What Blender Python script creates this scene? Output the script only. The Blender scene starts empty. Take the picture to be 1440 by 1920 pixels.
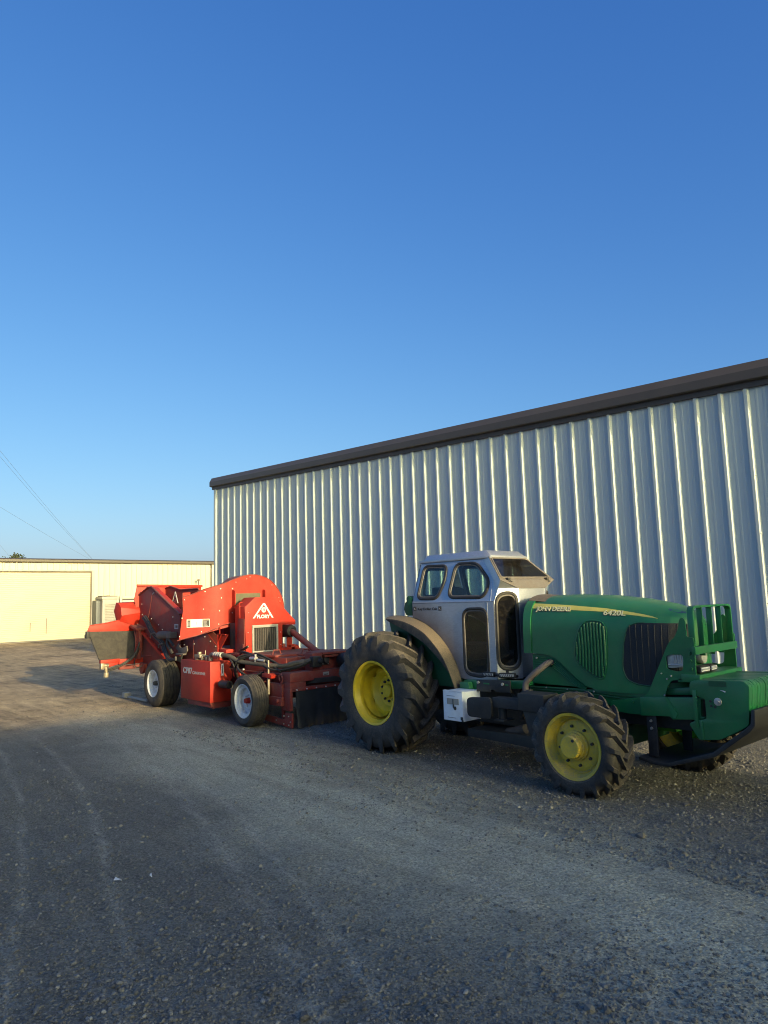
import bpy, bmesh, math, random
import numpy as np
from mathutils import Vector, Matrix
random.seed(7); rng=np.random.default_rng(7)
R=math.radians
EL=12.0; AZ=4.0; EXPO=.5; SKYG=(.58,.95,.58)
scene=bpy.context.scene
COL=bpy.data.collections.new('yard'); scene.collection.children.link(COL)
ORG={}
# ------------------------------------------------------------------ helpers
def tag(o,label=None,cat=None,group=None,kind=None):
    if label: o['label']=label
    if cat: o['category']=cat
    if group: o['group']=group
    if kind: o['kind']=kind
    return o
def thing(name,label,cat,loc,group=None):
    o=bpy.data.objects.new(name,None); COL.objects.link(o); o.location=loc; o.empty_display_size=.2
    ORG[o.name]=Vector(loc); return tag(o,label,cat,group)
def rnd(pts,r,n=5):
    """round the corners of a 2D polygon"""
    out=[];N=len(pts)
    for i in range(N):
        a,b,c=Vector(pts[i-1]),Vector(pts[i]),Vector(pts[(i+1)%N])
        da,dc=(a-b),(c-b); k=min(r,da.length*.45,dc.length*.45)
        p,q=b+da.normalized()*k,b+dc.normalized()*k
        for j in range(n+1):
            t=j/n; out.append(tuple(p*(1-t)**2+b*2*t*(1-t)+q*t*t))
    return out
def spline(pts,n=6):
    P=[Vector(p) for p in pts]; out=[]
    for i in range(len(P)-1):
        p0=P[max(i-1,0)];p1=P[i];p2=P[i+1];p3=P[min(i+2,len(P)-1)]
        for j in range(n):
            t=j/n
            out.append(.5*((2*p1)+(p2-p0)*t+(2*p0-5*p1+4*p2-p3)*t*t+(3*p1-p0-3*p2+p3)*t**3))
    out.append(P[-1]); return out
def lerp_tab(tab,x):
    if x<=tab[0][0]: return tab[0][1]
    for (a,va),(b,vb) in zip(tab,tab[1:]):
        if x<=b: return va+(vb-va)*(x-a)/(b-a)
    return tab[-1][1]
AX={'x':lambda a,p:(a,p[0],p[1]),'y':lambda a,p:(p[0],a,p[1]),'z':lambda a,p:(p[0],p[1],a)}
class MB:
    def __init__(s): s.v=[];s.f=[]
    def raw(s,v,f):
        b=len(s.v); s.v+= [tuple(p) for p in v]; s.f+=[tuple(b+i for i in q) for q in f]; return s
    def box(s,x0,x1,y0,y1,z0,z1):
        v=[(x,y,z) for x in (x0,x1) for y in (y0,y1) for z in (z0,z1)]
        return s.raw(v,[(0,1,3,2),(4,6,7,5),(0,4,5,1),(2,3,7,6),(0,2,6,4),(1,5,7,3)])
    def prism(s,pts,axis,a,b):
        n=len(pts); A=AX[axis]
        v=[A(a,p) for p in pts]+[A(b,p) for p in pts]
        return s.raw(v,[tuple(range(n)),tuple(range(2*n-1,n-1,-1))]+[(i,(i+1)%n,n+(i+1)%n,n+i) for i in range(n)])
    def loft(s,rings,closed=True,cap=True):
        n=len(rings[0]); v=[p for r in rings for p in r]; f=[]
        for k in range(len(rings)-1):
            for i in range(n if closed else n-1):
                j=(i+1)%n; f.append((k*n+i,k*n+j,(k+1)*n+j,(k+1)*n+i))
        if cap and closed: f+=[tuple(range(n)),tuple(range((len(rings)-1)*n,len(rings)*n))[::-1]]
        return s.raw(v,f)
    def sweep(s,pts,vec):
        n=len(pts); P=[Vector(p) for p in pts]; d=Vector(vec)
        return s.raw(P+[p+d for p in P],[tuple(range(n)),tuple(range(2*n-1,n-1,-1))]+[(i,(i+1)%n,n+(i+1)%n,n+i) for i in range(n)])
    def tube(s,path,r,n=8,sm=0,closed=False):
        P=spline(path,sm) if sm else [Vector(p) for p in path]
        rr=r if isinstance(r,(list,tuple)) else None; rings=[]; up=None;N=len(P)
        for i,p in enumerate(P):
            if closed: t=(P[(i+1)%N]-P[i-1]).normalized()
            else: t=(P[min(i+1,N-1)]-P[max(i-1,0)]).normalized()
            if up is None:
                up=t.orthogonal().normalized()
            up=(up-t*up.dot(t)).normalized(); w=t.cross(up)
            q=(rr[0]+(rr[1]-rr[0])*i/(N-1)) if rr else r
            rings.append([p+up*(q*math.cos(2*math.pi*k/n))+w*(q*math.sin(2*math.pi*k/n)) for k in range(n)])
        if closed: rings.append(rings[0]); return s.loft(rings,True,False)
        return s.loft(rings)
    def cyl(s,p0,p1,r,n=16,r1=None): return s.tube([p0,p1],[r,r if r1 is None else r1],n)
    def lathe(s,prof,c,n=48,axis='y',sgn=1,closed=False):
        """prof: (r,a) pairs; a is measured along the axis from c"""
        rings=[]
        for r,a in prof:
            ring=[]
            for k in range(n):
                t=2*math.pi*k/n; u,w=r*math.cos(t),r*math.sin(t)
                if axis=='y': ring.append((c[0]+u,c[1]+sgn*a,c[2]+w))
                elif axis=='x': ring.append((c[0]+sgn*a,c[1]+u,c[2]+w))
                else: ring.append((c[0]+u,c[1]+w,c[2]+sgn*a))
            rings.append(ring)
        if closed: rings.append(rings[0])
        return s.loft(rings,True,False)
    def bolt(s,p,d,r=.012,h=.01,n=6):
        p=Vector(p);d=Vector(d).normalized(); return s.cyl(p-d*.002,p+d*h,r,n,r*.85)
    def build(s,name,mat,parent=None,bevel=0,ang=35,org=None,flat=False):
        o0=ORG[parent.name] if parent is not None else Vector(org or (0,0,0))
        me=bpy.data.meshes.new(name)
        me.from_pydata([(a-o0.x,b-o0.y,c-o0.z) for a,b,c in s.v],[],s.f)
        bm=bmesh.new(); bm.from_mesh(me)
        bmesh.ops.recalc_face_normals(bm,faces=bm.faces)
        if bevel:
            es=[e for e in bm.edges if len(e.link_faces)==2 and e.calc_face_angle(0)>R(40)]
            if es: bmesh.ops.bevel(bm,geom=es,offset=bevel,segments=2,affect='EDGES',clamp_overlap=True,profile=.6)
        if not flat:
            for f in bm.faces: f.smooth=True
            for e in bm.edges:
                if len(e.link_faces)!=2 or e.calc_face_angle(0)>R(ang): e.smooth=False
        bm.to_mesh(me); bm.free()
        o=bpy.data.objects.new(name,me); COL.objects.link(o); o.location=o0 if parent is None else (0,0,0)
        if parent is not None: o.parent=parent
        ORG[o.name]=o0
        for m in (mat if isinstance(mat,(list,tuple)) else [mat]): me.materials.append(m)
        return o
def plate_holes(outer,holes,thick,name,mat,parent,bevel=0):
    """planar panel with openings; outer/holes are 3D loops; grows 'thick' along the plane normal"""
    bm=bmesh.new(); edges=[]
    o0=ORG[parent.name]
    for loop in [outer]+holes:
        vs=[bm.verts.new(Vector(p)-o0) for p in loop]
        edges+=[bm.edges.new((vs[i],vs[(i+1)%len(vs)])) for i in range(len(vs))]
    P=[Vector(p) for p in outer]; n=Vector((0,0,0))
    for i in range(len(P)): n+=P[i].cross(P[(i+1)%len(P)])
    n.normalize()
    bmesh.ops.triangle_fill(bm,edges=edges,use_beauty=True,use_dissolve=False,normal=n)
    g=bmesh.ops.extrude_face_region(bm,geom=list(bm.faces))
    bmesh.ops.translate(bm,vec=n*thick,verts=[v for v in g['geom'] if isinstance(v,bmesh.types.BMVert)])
    bmesh.ops.recalc_face_normals(bm,faces=bm.faces)
    me=bpy.data.meshes.new(name); bm.to_mesh(me); bm.free()
    o=bpy.data.objects.new(name,me); COL.objects.link(o); o.parent=parent; ORG[o.name]=o0; me.materials.append(mat)
    return o
def lettering(text,name,mat,parent,p,xd,yd,size,w=None,depth=.003,shear=0,warp=None,bold=0):
    cu=bpy.data.curves.new(name,'FONT'); cu.body=text; cu.size=size; cu.extrude=depth/2; cu.shear=shear; cu.resolution_u=4; cu.offset=bold
    t=bpy.data.objects.new(name+'_curve',cu); COL.objects.link(t)
    dg=bpy.context.evaluated_depsgraph_get(); me=bpy.data.meshes.new_from_object(t.evaluated_get(dg)); bpy.data.objects.remove(t); bpy.data.curves.remove(cu)
    xs=[v.co.x for v in me.vertices]; x0=min(xs); W=max(xs)-x0; k=(w/W) if w else 1
    o0=ORG[parent.name]; X=Vector(xd).normalized();Y=Vector(yd).normalized();N=X.cross(Y); p=Vector(p)
    for v in me.vertices:
        q=p+X*((v.co.x-x0)*k)+Y*v.co.y+N*v.co.z
        if warp: q=warp(q,v.co.z)
        v.co=q-o0
    me.name=name
    o=bpy.data.objects.new(name,me); COL.objects.link(o); o.parent=parent; ORG[o.name]=o0
    me.materials.clear(); me.materials.append(mat); return o
# ------------------------------------------------------------------ materials
def nn(nt,t,**k):
    n=nt.nodes.new(t)
    for a,b in k.items(): setattr(n,a,b)
    return n
def ramp(nt,src,stops):
    r=nn(nt,'ShaderNodeValToRGB'); el=r.color_ramp.elements
    while len(el)<len(stops): el.new(.5)
    for e,(p,c) in zip(el,stops):
        e.position=p; e.color=(c,c,c,1) if not isinstance(c,(tuple,list)) else (*c,1)
    nt.links.new(src,r.inputs[0]); return r.outputs[0]
def noise(nt,vec,scale,detail=6,rough=.6,dist=0):
    n=nn(nt,'ShaderNodeTexNoise'); n.inputs['Scale'].default_value=scale; n.inputs['Detail'].default_value=detail; n.inputs['Roughness'].default_value=rough; n.inputs['Distortion'].default_value=dist
    if vec is not None: nt.links.new(vec,n.inputs['Vector'])
    return n.outputs[0]
def mixc(nt,f,a,b,mode='MIX'):
    m=nn(nt,'ShaderNodeMix',data_type='RGBA',blend_type=mode)
    for i,v in ((0,f),(6,a),(7,b)):
        if hasattr(v,'is_linked') or hasattr(v,'links'): nt.links.new(v,m.inputs[i])
        elif i==0: m.inputs[0].default_value=v
        else: m.inputs[i].default_value=(*v,1) if len(v)==3 else v
    return m.outputs[2]
def mth(nt,op,a,b=None,clamp=False):
    m=nn(nt,'ShaderNodeMath',operation=op,use_clamp=clamp)
    for i,v in ((0,a),(1,b)):
        if v is None: continue
        if isinstance(v,(int,float)): m.inputs[i].default_value=v
        else: nt.links.new(v,m.inputs[i])
    return m.outputs[0]
DUST=(.20,.155,.105)
def surf(name,col,rough=.5,metal=0,var=.18,dust=.25,dcol=DUST,bump=.15,bscale=40,up=.35,scale=3,coat=0,aniso=None,spec=.5):
    m=bpy.data.materials.new(name); m.use_nodes=True; nt=m.node_tree; b=nt.nodes['Principled BSDF']
    tc=nn(nt,'ShaderNodeTexCoord').outputs['Object']
    if aniso:
        mp=nn(nt,'ShaderNodeMapping'); mp.inputs['Scale'].default_value=aniso; nt.links.new(tc,mp.inputs[0]); tv=mp.outputs[0]
    else: tv=tc
    n1=noise(nt,tc,scale,8,.65,.3); n2=noise(nt,tv,bscale,4,.6)
    lo=tuple(c*(1-var) for c in col); hi=tuple(min(1,c*(1+var)) for c in col)
    c=mixc(nt,ramp(nt,n1,[(.3,0),(.7,1)]),lo,hi)
    if aniso: c=mixc(nt,ramp(nt,n2,[(.35,0),(.65,1)]),c,tuple(x*.82 for x in col))
    if dust:
        g=nn(nt,'ShaderNodeNewGeometry'); s=nn(nt,'ShaderNodeSeparateXYZ'); nt.links.new(g.outputs['Normal'],s.inputs[0])
        upf=mth(nt,'MULTIPLY',mth(nt,'MAXIMUM',s.outputs[2],0),up)
        n3=noise(nt,tc,scale*2.3,10,.72,.5)
        msk=mth(nt,'MULTIPLY',mth(nt,'ADD',ramp(nt,n3,[(.38,0),(.72,1)]),upf),dust*2,True)
        spk=ramp(nt,noise(nt,tc,bscale*2.5,3,.7),[(.42,.45),(.6,1)])
        msk=mth(nt,'MULTIPLY',msk,spk,True)
        c=mixc(nt,msk,c,dcol)
        rr=mth(nt,'ADD',mth(nt,'MULTIPLY',msk,.85-rough),rough)
        if metal:
            nt.links.new(mth(nt,'MULTIPLY',mth(nt,'SUBTRACT',1,msk),metal),b.inputs['Metallic'])
    else:
        rr=mth(nt,'ADD',mth(nt,'MULTIPLY',n1,.2),rough-.1); b.inputs['Metallic'].default_value=metal
    nt.links.new(c,b.inputs['Base Color']); nt.links.new(rr,b.inputs['Roughness'])
    b.inputs['Specular IOR Level'].default_value=spec
    if coat: b.inputs['Coat Weight'].default_value=coat; b.inputs['Coat Roughness'].default_value=.15
    if bump:
        bp=nn(nt,'ShaderNodeBump'); bp.inputs['Strength'].default_value=bump; bp.inputs['Distance'].default_value=.004
        nt.links.new(n2,bp.inputs['Height']); nt.links.new(bp.outputs[0],b.inputs['Normal'])
    return m
M={}
M['green']=surf('green_paint',(.008,.150,.045),.38,0,.22,.12,(.13,.15,.10),.06,60,.9,2.5,.25)
M['green_dark']=surf('green_paint_grimy_shaded',(.008,.085,.03),.5,0,.3,.2,(.08,.08,.05),.2,30)
M['yellow']=surf('wheel_yellow',(.72,.51,.015),.42,0,.15,.16,(.28,.22,.10),.08,50,.3,6)
M['yellow_dirty']=surf('wheel_yellow_dusty',(.66,.47,.03),.6,0,.2,.45,(.33,.26,.14),.15,40,.6,7)
M['stripe']=surf('yellow_decal',(.68,.58,.12),.45,0,.1,.12,(.3,.28,.12),0)
M['rubber']=surf('tractor_rubber',(.022,.022,.023),.75,0,.35,.26,(.165,.135,.10),.35,28,1.5,4)
M['rubber_road']=surf('road_tyre_rubber',(.02,.02,.021),.7,0,.3,.38,(.12,.10,.075),.2,40,.6,4)
M['red']=surf('red_paint',(.41,.019,.008),.5,0,.16,.20,(.18,.085,.055),.06,50,.4,2.2,spec=.35)
M['red_dusty_shaded']=surf('red_paint_dusty_shaded',(.215,.019,.012),.6,0,.25,.42,(.16,.10,.085),.15,30,.7,3)  # dusty red, also darkened to hold shade on faces turned from the sun
M['white_wheel']=surf('white_rim_paint',(.62,.64,.66),.42,0,.1,.25,(.3,.26,.2),.1,40,.3,8)
M['white_box']=surf('white_box_paint',(.80,.83,.86),.45,0,.07,.13,(.35,.31,.26),.06,40,.2,6)
M['black']=surf('black_paint',(.016,.017,.019),.5,0,.3,.22,(.09,.08,.07),.15,30,.5,4)
M['blackplastic']=surf('black_plastic',(.012,.012,.013),.55,0,.3,.12,(.07,.07,.06),.1,60)
M['hose']=surf('hydraulic_hose_rubber',(.016,.016,.017),.5,0,.3,.25,(.10,.085,.06),.2,80)
M['hose_dusty']=surf('dusty_suction_hose',(.05,.045,.038),.75,0,.3,.5,(.15,.12,.08),.3,70)
M['grille']=surf('black_mesh',(.010,.011,.014),.6,0,.3,.03,(.04,.04,.04),.5,160)
M['steel']=surf('bolt_steel',(.55,.54,.52),.35,.8,.2,.15)
M['grey_pipe']=surf('grey_rusty_pipe',(.13,.115,.105),.7,.2,.3,.3,(.17,.11,.08),.25,50)
M['cast']=surf('greasy_cast_iron',(.03,.032,.032),.6,0,.4,.3,(.09,.075,.06),.4,25)
M['rubber_flap']=surf('rubber_flap',(.013,.016,.018),.55,0,.4,.25,(.06,.06,.055),.15,12,.2,3)
M['belt']=surf('conveyor_belt',(.032,.030,.028),.8,0,.25,.25,(.13,.11,.08),.5,120,.2,5)
M['cream']=surf('cream_metal',(.455,.425,.325),.5,0,.03,.05,(.5,.42,.3),.03,20,.1,1.5)
M['door_cream']=surf('cream_roller_door',(.435,.405,.295),.5,0,.03,.06,(.5,.40,.25),.03,15,.1,.8)
M['cabinet']=surf('offwhite_cabinet',(.33,.315,.28),.55,0,.06,.12,(.35,.3,.22),.05,15)
M['cab_black']=surf('window_rubber',(.012,.012,.013),.5,0,.2,.15,(.12,.10,.08),.05,60)
M['fender']=surf('dusty_fender_plastic',(.04,.037,.034),.7,0,.3,.5,(.19,.145,.095),.2,60,1.2,4)
M['brown_trim']=surf('brown_trim_metal',(.060,.050,.043),.45,0,.08,.1,(.12,.10,.08),.03,20,.4,1.5)
M['white_mark']=surf('white_vinyl',(.72,.72,.70),.5,0,.05,.12,(.4,.3,.24),0)
M['grey_mark']=surf('grey_vinyl',(.48,.46,.46),.5,0,.08,.2,(.3,.22,.2),0)
M['dark_mark']=surf('dark_decal',(.03,.028,.027),.5,0,.1,.1,(.2,.15,.1),0)
M['lens']=surf('lamp_lens',(.55,.56,.54),.12,.3,.15,.15,(.3,.26,.2),.5,90,.1,9)
M['sunlit_green']=surf('sunlit_green_hub',(.08,.42,.03),.45,0,.15,.15)  # green brightened, sunlight on the far hub put into the colour
M['tan']=surf('tan_seat_cloth',(.16,.13,.10),.8,0,.2,0)
M['olive']=surf('olive_duct_metal',(.09,.085,.045),.6,0,.2,.2)
M['brass']=surf('brass_fitting',(.35,.30,.22),.4,.6,.25,.25)
M['concrete']=surf('concrete',(.32,.29,.25),.85,0,.15,.15,DUST,.3,20)
M['wood']=surf('pole_wood',(.12,.085,.06),.85,0,.2,0,DUST,.4,20)
M['leaf']=surf('leaf_green',(.032,.043,.02),.7,0,.35,0,DUST,0)
M['bark']=surf('bark',(.07,.05,.035),.9,0,.2,0)
M['wire']=surf('weathered_cable',(.10,.11,.12),.6,0,.1,0,DUST,0)
M['shaded_door']=surf('door_shade_grey',(.10,.112,.12),.5,0,.05,.05)  # dark grey holds the cabinet side door's shade in its colour
M['letter']=surf('pale_yellow_lettering',(.80,.74,.38),.45,0,.05,0)
M['paper']=surf('paper_scrap',(.75,.75,.74),.7,0,.05,.05)
# aluminium cab skin with the brown smear thrown up along the fender
def cab_metal():
    m=surf('brushed_aluminium',(.48,.51,.56),.40,.75,.05,.09,(.20,.155,.12),.06,30,.5,3,aniso=(1,1,14))
    nt=m.node_tree; b=nt.nodes['Principled BSDF']
    base=b.inputs['Base Color'].links[0].from_socket; met=b.inputs['Metallic'].links[0].from_socket
    g=nn(nt,'ShaderNodeTexCoord').outputs['Object']; s=nn(nt,'ShaderNodeSeparateXYZ'); nt.links.new(g,s.inputs[0])
    dx=mth(nt,'ADD',s.outputs[0],1.31); dz=mth(nt,'SUBTRACT',s.outputs[2],.56)   # about the rear axle
    d=mth(nt,'SQRT',mth(nt,'ADD',mth(nt,'MULTIPLY',dx,dx),mth(nt,'MULTIPLY',dz,dz)))
    wob=mth(nt,'MULTIPLY',mth(nt,'SUBTRACT',noise(nt,g,5,6,.7),.5),.16)
    f=ramp(nt,mth(nt,'ADD',d,wob),[(.90,1),(1.0,0)])
    rp=f.node.color_ramp; rp.elements[0].position=.885; rp.elements[1].position=.999
    mr=nn(nt,'ShaderNodeMapRange'); mr.inputs[1].default_value=.93; mr.inputs[2].default_value=1.22; mr.inputs[3].default_value=.85; mr.inputs[4].default_value=0
    nt.links.new(mth(nt,'ADD',d,wob),mr.inputs[0]); f=mr.outputs[0]
    nt.links.new(mixc(nt,f,base,(.085,.06,.055)),b.inputs['Base Color'])
    nt.links.new(mth(nt,'MULTIPLY',met,mth(nt,'SUBTRACT',1,f)),b.inputs['Metallic'])
    return m

M['cab']=cab_metal()
M['cab_dusty']=surf('dusty_aluminium',(.19,.175,.165),.5,.5,.12,.45,(.13,.105,.08),.08,40,.6,5)
def glass(name,tint,dust):
    m=bpy.data.materials.new(name); m.use_nodes=True; nt=m.node_tree; nt.nodes.clear()
    out=nn(nt,'ShaderNodeOutputMaterial'); tr=nn(nt,'ShaderNodeBsdfTransparent'); tr.inputs[0].default_value=(*tint,1)
    gl=nn(nt,'ShaderNodeBsdfGlossy'); gl.inputs['Roughness'].default_value=.04; gl.inputs[0].default_value=(.9,.9,.9,1)
    lw=nn(nt,'ShaderNodeLayerWeight'); lw.inputs[0].default_value=.5; fv=mth(nt,'ADD',mth(nt,'MULTIPLY',mth(nt,'POWER',lw.outputs['Facing'],4),.6),.035)
    mx=nn(nt,'ShaderNodeMixShader'); nt.links.new(fv,mx.inputs[0]); nt.links.new(tr.outputs[0],mx.inputs[1]); nt.links.new(gl.outputs[0],mx.inputs[2])
    df=nn(nt,'ShaderNodeBsdfDiffuse'); df.inputs[0].default_value=(.20,.17,.14,1)
    tc=nn(nt,'ShaderNodeTexCoord').outputs['Object']
    k=mth(nt,'MULTIPLY',ramp(nt,noise(nt,tc,26,12,.8,.9),[(.42,.05),(.75,1)]),dust)
    m2=nn(nt,'ShaderNodeMixShader'); nt.links.new(k,m2.inputs[0]); nt.links.new(mx.outputs[0],m2.inputs[1]); nt.links.new(df.outputs[0],m2.inputs[2])
    nt.links.new(m2.outputs[0],out.inputs[0]); return m
M['glass']=glass('tinted_glass',(.76,.86,.84),.10)
M['glass_dusty']=glass('dusty_tinted_glass',(.30,.33,.34),.15)
# corrugated wall paint: pale grey with run-off streaks
M['wall']=surf('pale_grey_metal',(.50,.56,.55),.55,0,.012,.02,(.3,.27,.23),.02,8,.1,.6)
# ------------------------------------------------------------------ ground
def vnoise(x,y,f,seed):
    xi=np.floor(x*f).astype(np.int64); yi=np.floor(y*f).astype(np.int64); fx=x*f-xi; fy=y*f-yi
    def h(a,b):
        n=(a*374761393+b*668265263+seed*1274126177)&0xffffffff; n=((n^(n>>13))*1274126177)&0xffffffff
        return ((n^(n>>16))&0xffff)/65535.
    u=fx*fx*(3-2*fx); v=fy*fy*(3-2*fy)
    return (h(xi,yi)*(1-u)+h(xi+1,yi)*u)*(1-v)+(h(xi,yi+1)*(1-u)+h(xi+1,yi+1)*u)*v
def rut(x,y):
    # two wheel tracks sweeping from the front right past the machines to the back left
    c=3.05+.055*(x+4)-.0015*(x+4)**2
    a=np.exp(-((y-c-.15)/.30)**2)+np.exp(-((y-c+1.55)/.32)**2)
    return a
def height(x,y):
    h=.010*(vnoise(x,y,1.3,1)-.5)+.011*(vnoise(x,y,5,2)-.5)+.009*(vnoise(x,y,14,3)-.5)
    near=np.clip((3.2+.2*(x+3)-y)/1.2,0,1)
    h=h+near*.012*(vnoise(x,y,22,5)-.5)-.014*rut(x,y)
    return h-.004
def axis(a,b,step,far):
    core=np.arange(a,b+step/2,step); g=[];d=step
    while (g[-1] if g else 0)<far: d*=1.45; g.append((g[-1] if g else 0)+d)
    g=np.array(g); return np.concatenate([(a-g)[::-1],core,b+g])
gx=axis(-17,1.2,.045,420); gy=axis(.3,8.6,.045,420)
GX,GY=np.meshgrid(gx,gy,indexing='ij')
fade=np.exp(-np.clip(np.maximum(np.maximum(-17-GX,GX-1.2),np.maximum(.3-GY,GY-8.6)),0,None)/1.5)
GZ=height(GX,GY)*fade
nx,ny=GX.shape
V=np.stack([GX.ravel(),GY.ravel(),GZ.ravel()],1).astype(np.float32)
I=(np.arange(nx-1)[:,None]*ny+np.arange(ny-1)[None,:]).ravel()
F=np.stack([I,I+ny,I+ny+1,I+1],1).astype(np.int32)
def np_mesh(name,V,F,mat,smooth=True):
    me=bpy.data.meshes.new(name); k=F.shape[1]
    me.vertices.add(len(V)); me.vertices.foreach_set('co',V.ravel())
    me.loops.add(F.size); me.loops.foreach_set('vertex_index',F.ravel())
    me.polygons.add(len(F)); me.polygons.foreach_set('loop_start',np.arange(0,F.size,k,dtype=np.int32))
    me.polygons.foreach_set('use_smooth',np.full(len(F),smooth))
    me.update(calc_edges=True); me.materials.append(mat)
    o=bpy.data.objects.new(name,me); COL.objects.link(o); return o
def ground_mat():
    m=bpy.data.materials.new('crushed_rock'); m.use_nodes=True; nt=m.node_tree; b=nt.nodes['Principled BSDF']
    tc=nn(nt,'ShaderNodeTexCoord').outputs['Object']
    s=nn(nt,'ShaderNodeSeparateXYZ'); nt.links.new(tc,s.inputs[0]); x,y=s.outputs[0],s.outputs[1]
    big=noise(nt,tc,.45,7,.6,.4); mid=noise(nt,tc,2.4,9,.7,.3)
    # streaks along the driving direction
    mp=nn(nt,'ShaderNodeMapping'); mp.inputs['Scale'].default_value=(.35,3.2,1); mp.inputs['Rotation'].default_value=(0,0,R(-6)); nt.links.new(tc,mp.inputs[0])
    stk=noise(nt,mp.outputs[0],1.6,8,.65,.35)
    # packed, dusty lane between the dark loose rock at the front and the coarse rock under the machines
    xc=mth(nt,'ADD',x,3.4)
    lane=mth(nt,'SUBTRACT',y,mth(nt,'ADD',mth(nt,'MULTIPLY',xc,-.10),3.55))
    lane=mth(nt,'ADD',lane,mth(nt,'MULTIPLY',mth(nt,'SUBTRACT',big,.5),2.2))
    lane=mth(nt,'ADD',lane,mth(nt,'MULTIPLY',mth(nt,'SUBTRACT',stk,.5),.8))
    lane=ramp(nt,mth(nt,'ADD',mth(nt,'MULTIPLY',mth(nt,'ABSOLUTE',lane),.58),0),[(.18,1),(.78,0)])
    # tyre tread chevron-like ribs in the lane
    wv=nn(nt,'ShaderNodeTexWave',wave_type='BANDS',bands_direction='Y'); wv.inputs['Scale'].default_value=1.7; wv.inputs['Distortion'].default_value=5.5; wv.inputs['Detail'].default_value=4; wv.inputs['Detail Scale'].default_value=.6
    mp2=nn(nt,'ShaderNodeMapping'); mp2.inputs['Scale'].default_value=(.18,1,1); nt.links.new(tc,mp2.inputs[0]); nt.links.new(mp2.outputs[0],wv.inputs[0])
    dark=mixc(nt,mid,(.112,.106,.088),(.215,.202,.168)); lite=mixc(nt,mid,(.30,.29,.22),(.47,.452,.345))
    c=mixc(nt,mth(nt,'MULTIPLY',lane,.92),dark,lite)
    # pale wheel tracks curving from the front to the back left
    xx=mth(nt,'ADD',x,4.4); dd=mth(nt,'SUBTRACT',y,mth(nt,'ADD',2.42,mth(nt,'ADD',mth(nt,'MULTIPLY',xx,-.30),mth(nt,'MULTIPLY',mth(nt,'MULTIPLY',xx,xx),-.018))))
    dd=mth(nt,'ADD',dd,mth(nt,'MULTIPLY',mth(nt,'SUBTRACT',noise(nt,tc,1.1,3,.5),.5),.16))
    trk=None
    for o,wd in ((0,.10),(.27,.07),(1.35,.11),(1.62,.06),(-.75,.06),(2.35,.08),(-1.25,.05)):
        b_=mth(nt,'SUBTRACT',1,mth(nt,'DIVIDE',mth(nt,'ABSOLUTE',mth(nt,'SUBTRACT',dd,o)),wd),True); trk=b_ if trk is None else mth(nt,'MAXIMUM',trk,b_)
    trk=mth(nt,'MULTIPLY',trk,ramp(nt,noise(nt,mp.outputs[0],3.2,7,.7,.3),[(.38,0),(.62,1)]))
    c=mixc(nt,mth(nt,'MULTIPLY',trk,.62),c,(.40,.38,.31))
    c=mixc(nt,mth(nt,'MULTIPLY',ramp(nt,stk,[(.42,0),(.66,1)]),.32),c,(.07,.06,.047))
    c=mixc(nt,mth(nt,'MULTIPLY',mth(nt,'MULTIPLY',ramp(nt,wv.outputs[0],[(.45,0),(.95,1)]),ramp(nt,big,[(.42,0),(.62,1)])),.20),c,(.27,.235,.18))
    # bare tan hard-pan beyond the machines, sunlight on it painted into the colour
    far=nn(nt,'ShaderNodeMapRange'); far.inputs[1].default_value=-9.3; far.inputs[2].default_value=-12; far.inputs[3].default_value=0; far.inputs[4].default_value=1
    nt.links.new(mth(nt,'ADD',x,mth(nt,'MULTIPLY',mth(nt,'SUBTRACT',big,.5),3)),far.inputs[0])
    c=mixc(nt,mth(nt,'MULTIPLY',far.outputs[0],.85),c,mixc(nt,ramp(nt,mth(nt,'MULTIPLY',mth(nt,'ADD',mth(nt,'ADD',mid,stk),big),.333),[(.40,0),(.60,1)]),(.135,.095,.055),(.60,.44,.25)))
    vor=nn(nt,'ShaderNodeTexVoronoi'); vor.inputs['Scale'].default_value=42; nt.links.new(tc,vor.inputs['Vector'])
    vor2=nn(nt,'ShaderNodeTexVoronoi'); vor2.inputs['Scale'].default_value=95; nt.links.new(tc,vor2.inputs['Vector'])
    cs=nn(nt,'ShaderNodeSeparateColor'); nt.links.new(vor2.outputs['Color'],cs.inputs[0])
    g=mth(nt,'ADD',mth(nt,'MULTIPLY',cs.outputs[0],1.0),.5)
    cg=nn(nt,'ShaderNodeCombineColor')
    for i in range(3): nt.links.new(g,cg.inputs[i])
    c=mixc(nt,.75,c,cg.outputs[0],'MULTIPLY')
    nt.links.new(c,b.inputs['Base Color']); b.inputs['Roughness'].default_value=.9; b.inputs['Specular IOR Level'].default_value=.25
    hgt=mth(nt,'ADD',mth(nt,'MULTIPLY',vor.outputs['Distance'],-.6),mth(nt,'ADD',mth(nt,'MULTIPLY',vor2.outputs['Distance'],-.3),mth(nt,'MULTIPLY',noise(nt,tc,70,6,.75),.5)))
    bp=nn(nt,'ShaderNodeBump'); bp.inputs['Strength'].default_value=.9; bp.inputs['Distance'].default_value=.016
    nt.links.new(hgt,bp.inputs['Height']); nt.links.new(bp.outputs[0],b.inputs['Normal']); return m
g=np_mesh('ground',V,F,ground_mat()); tag(g,kind='structure')
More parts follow.
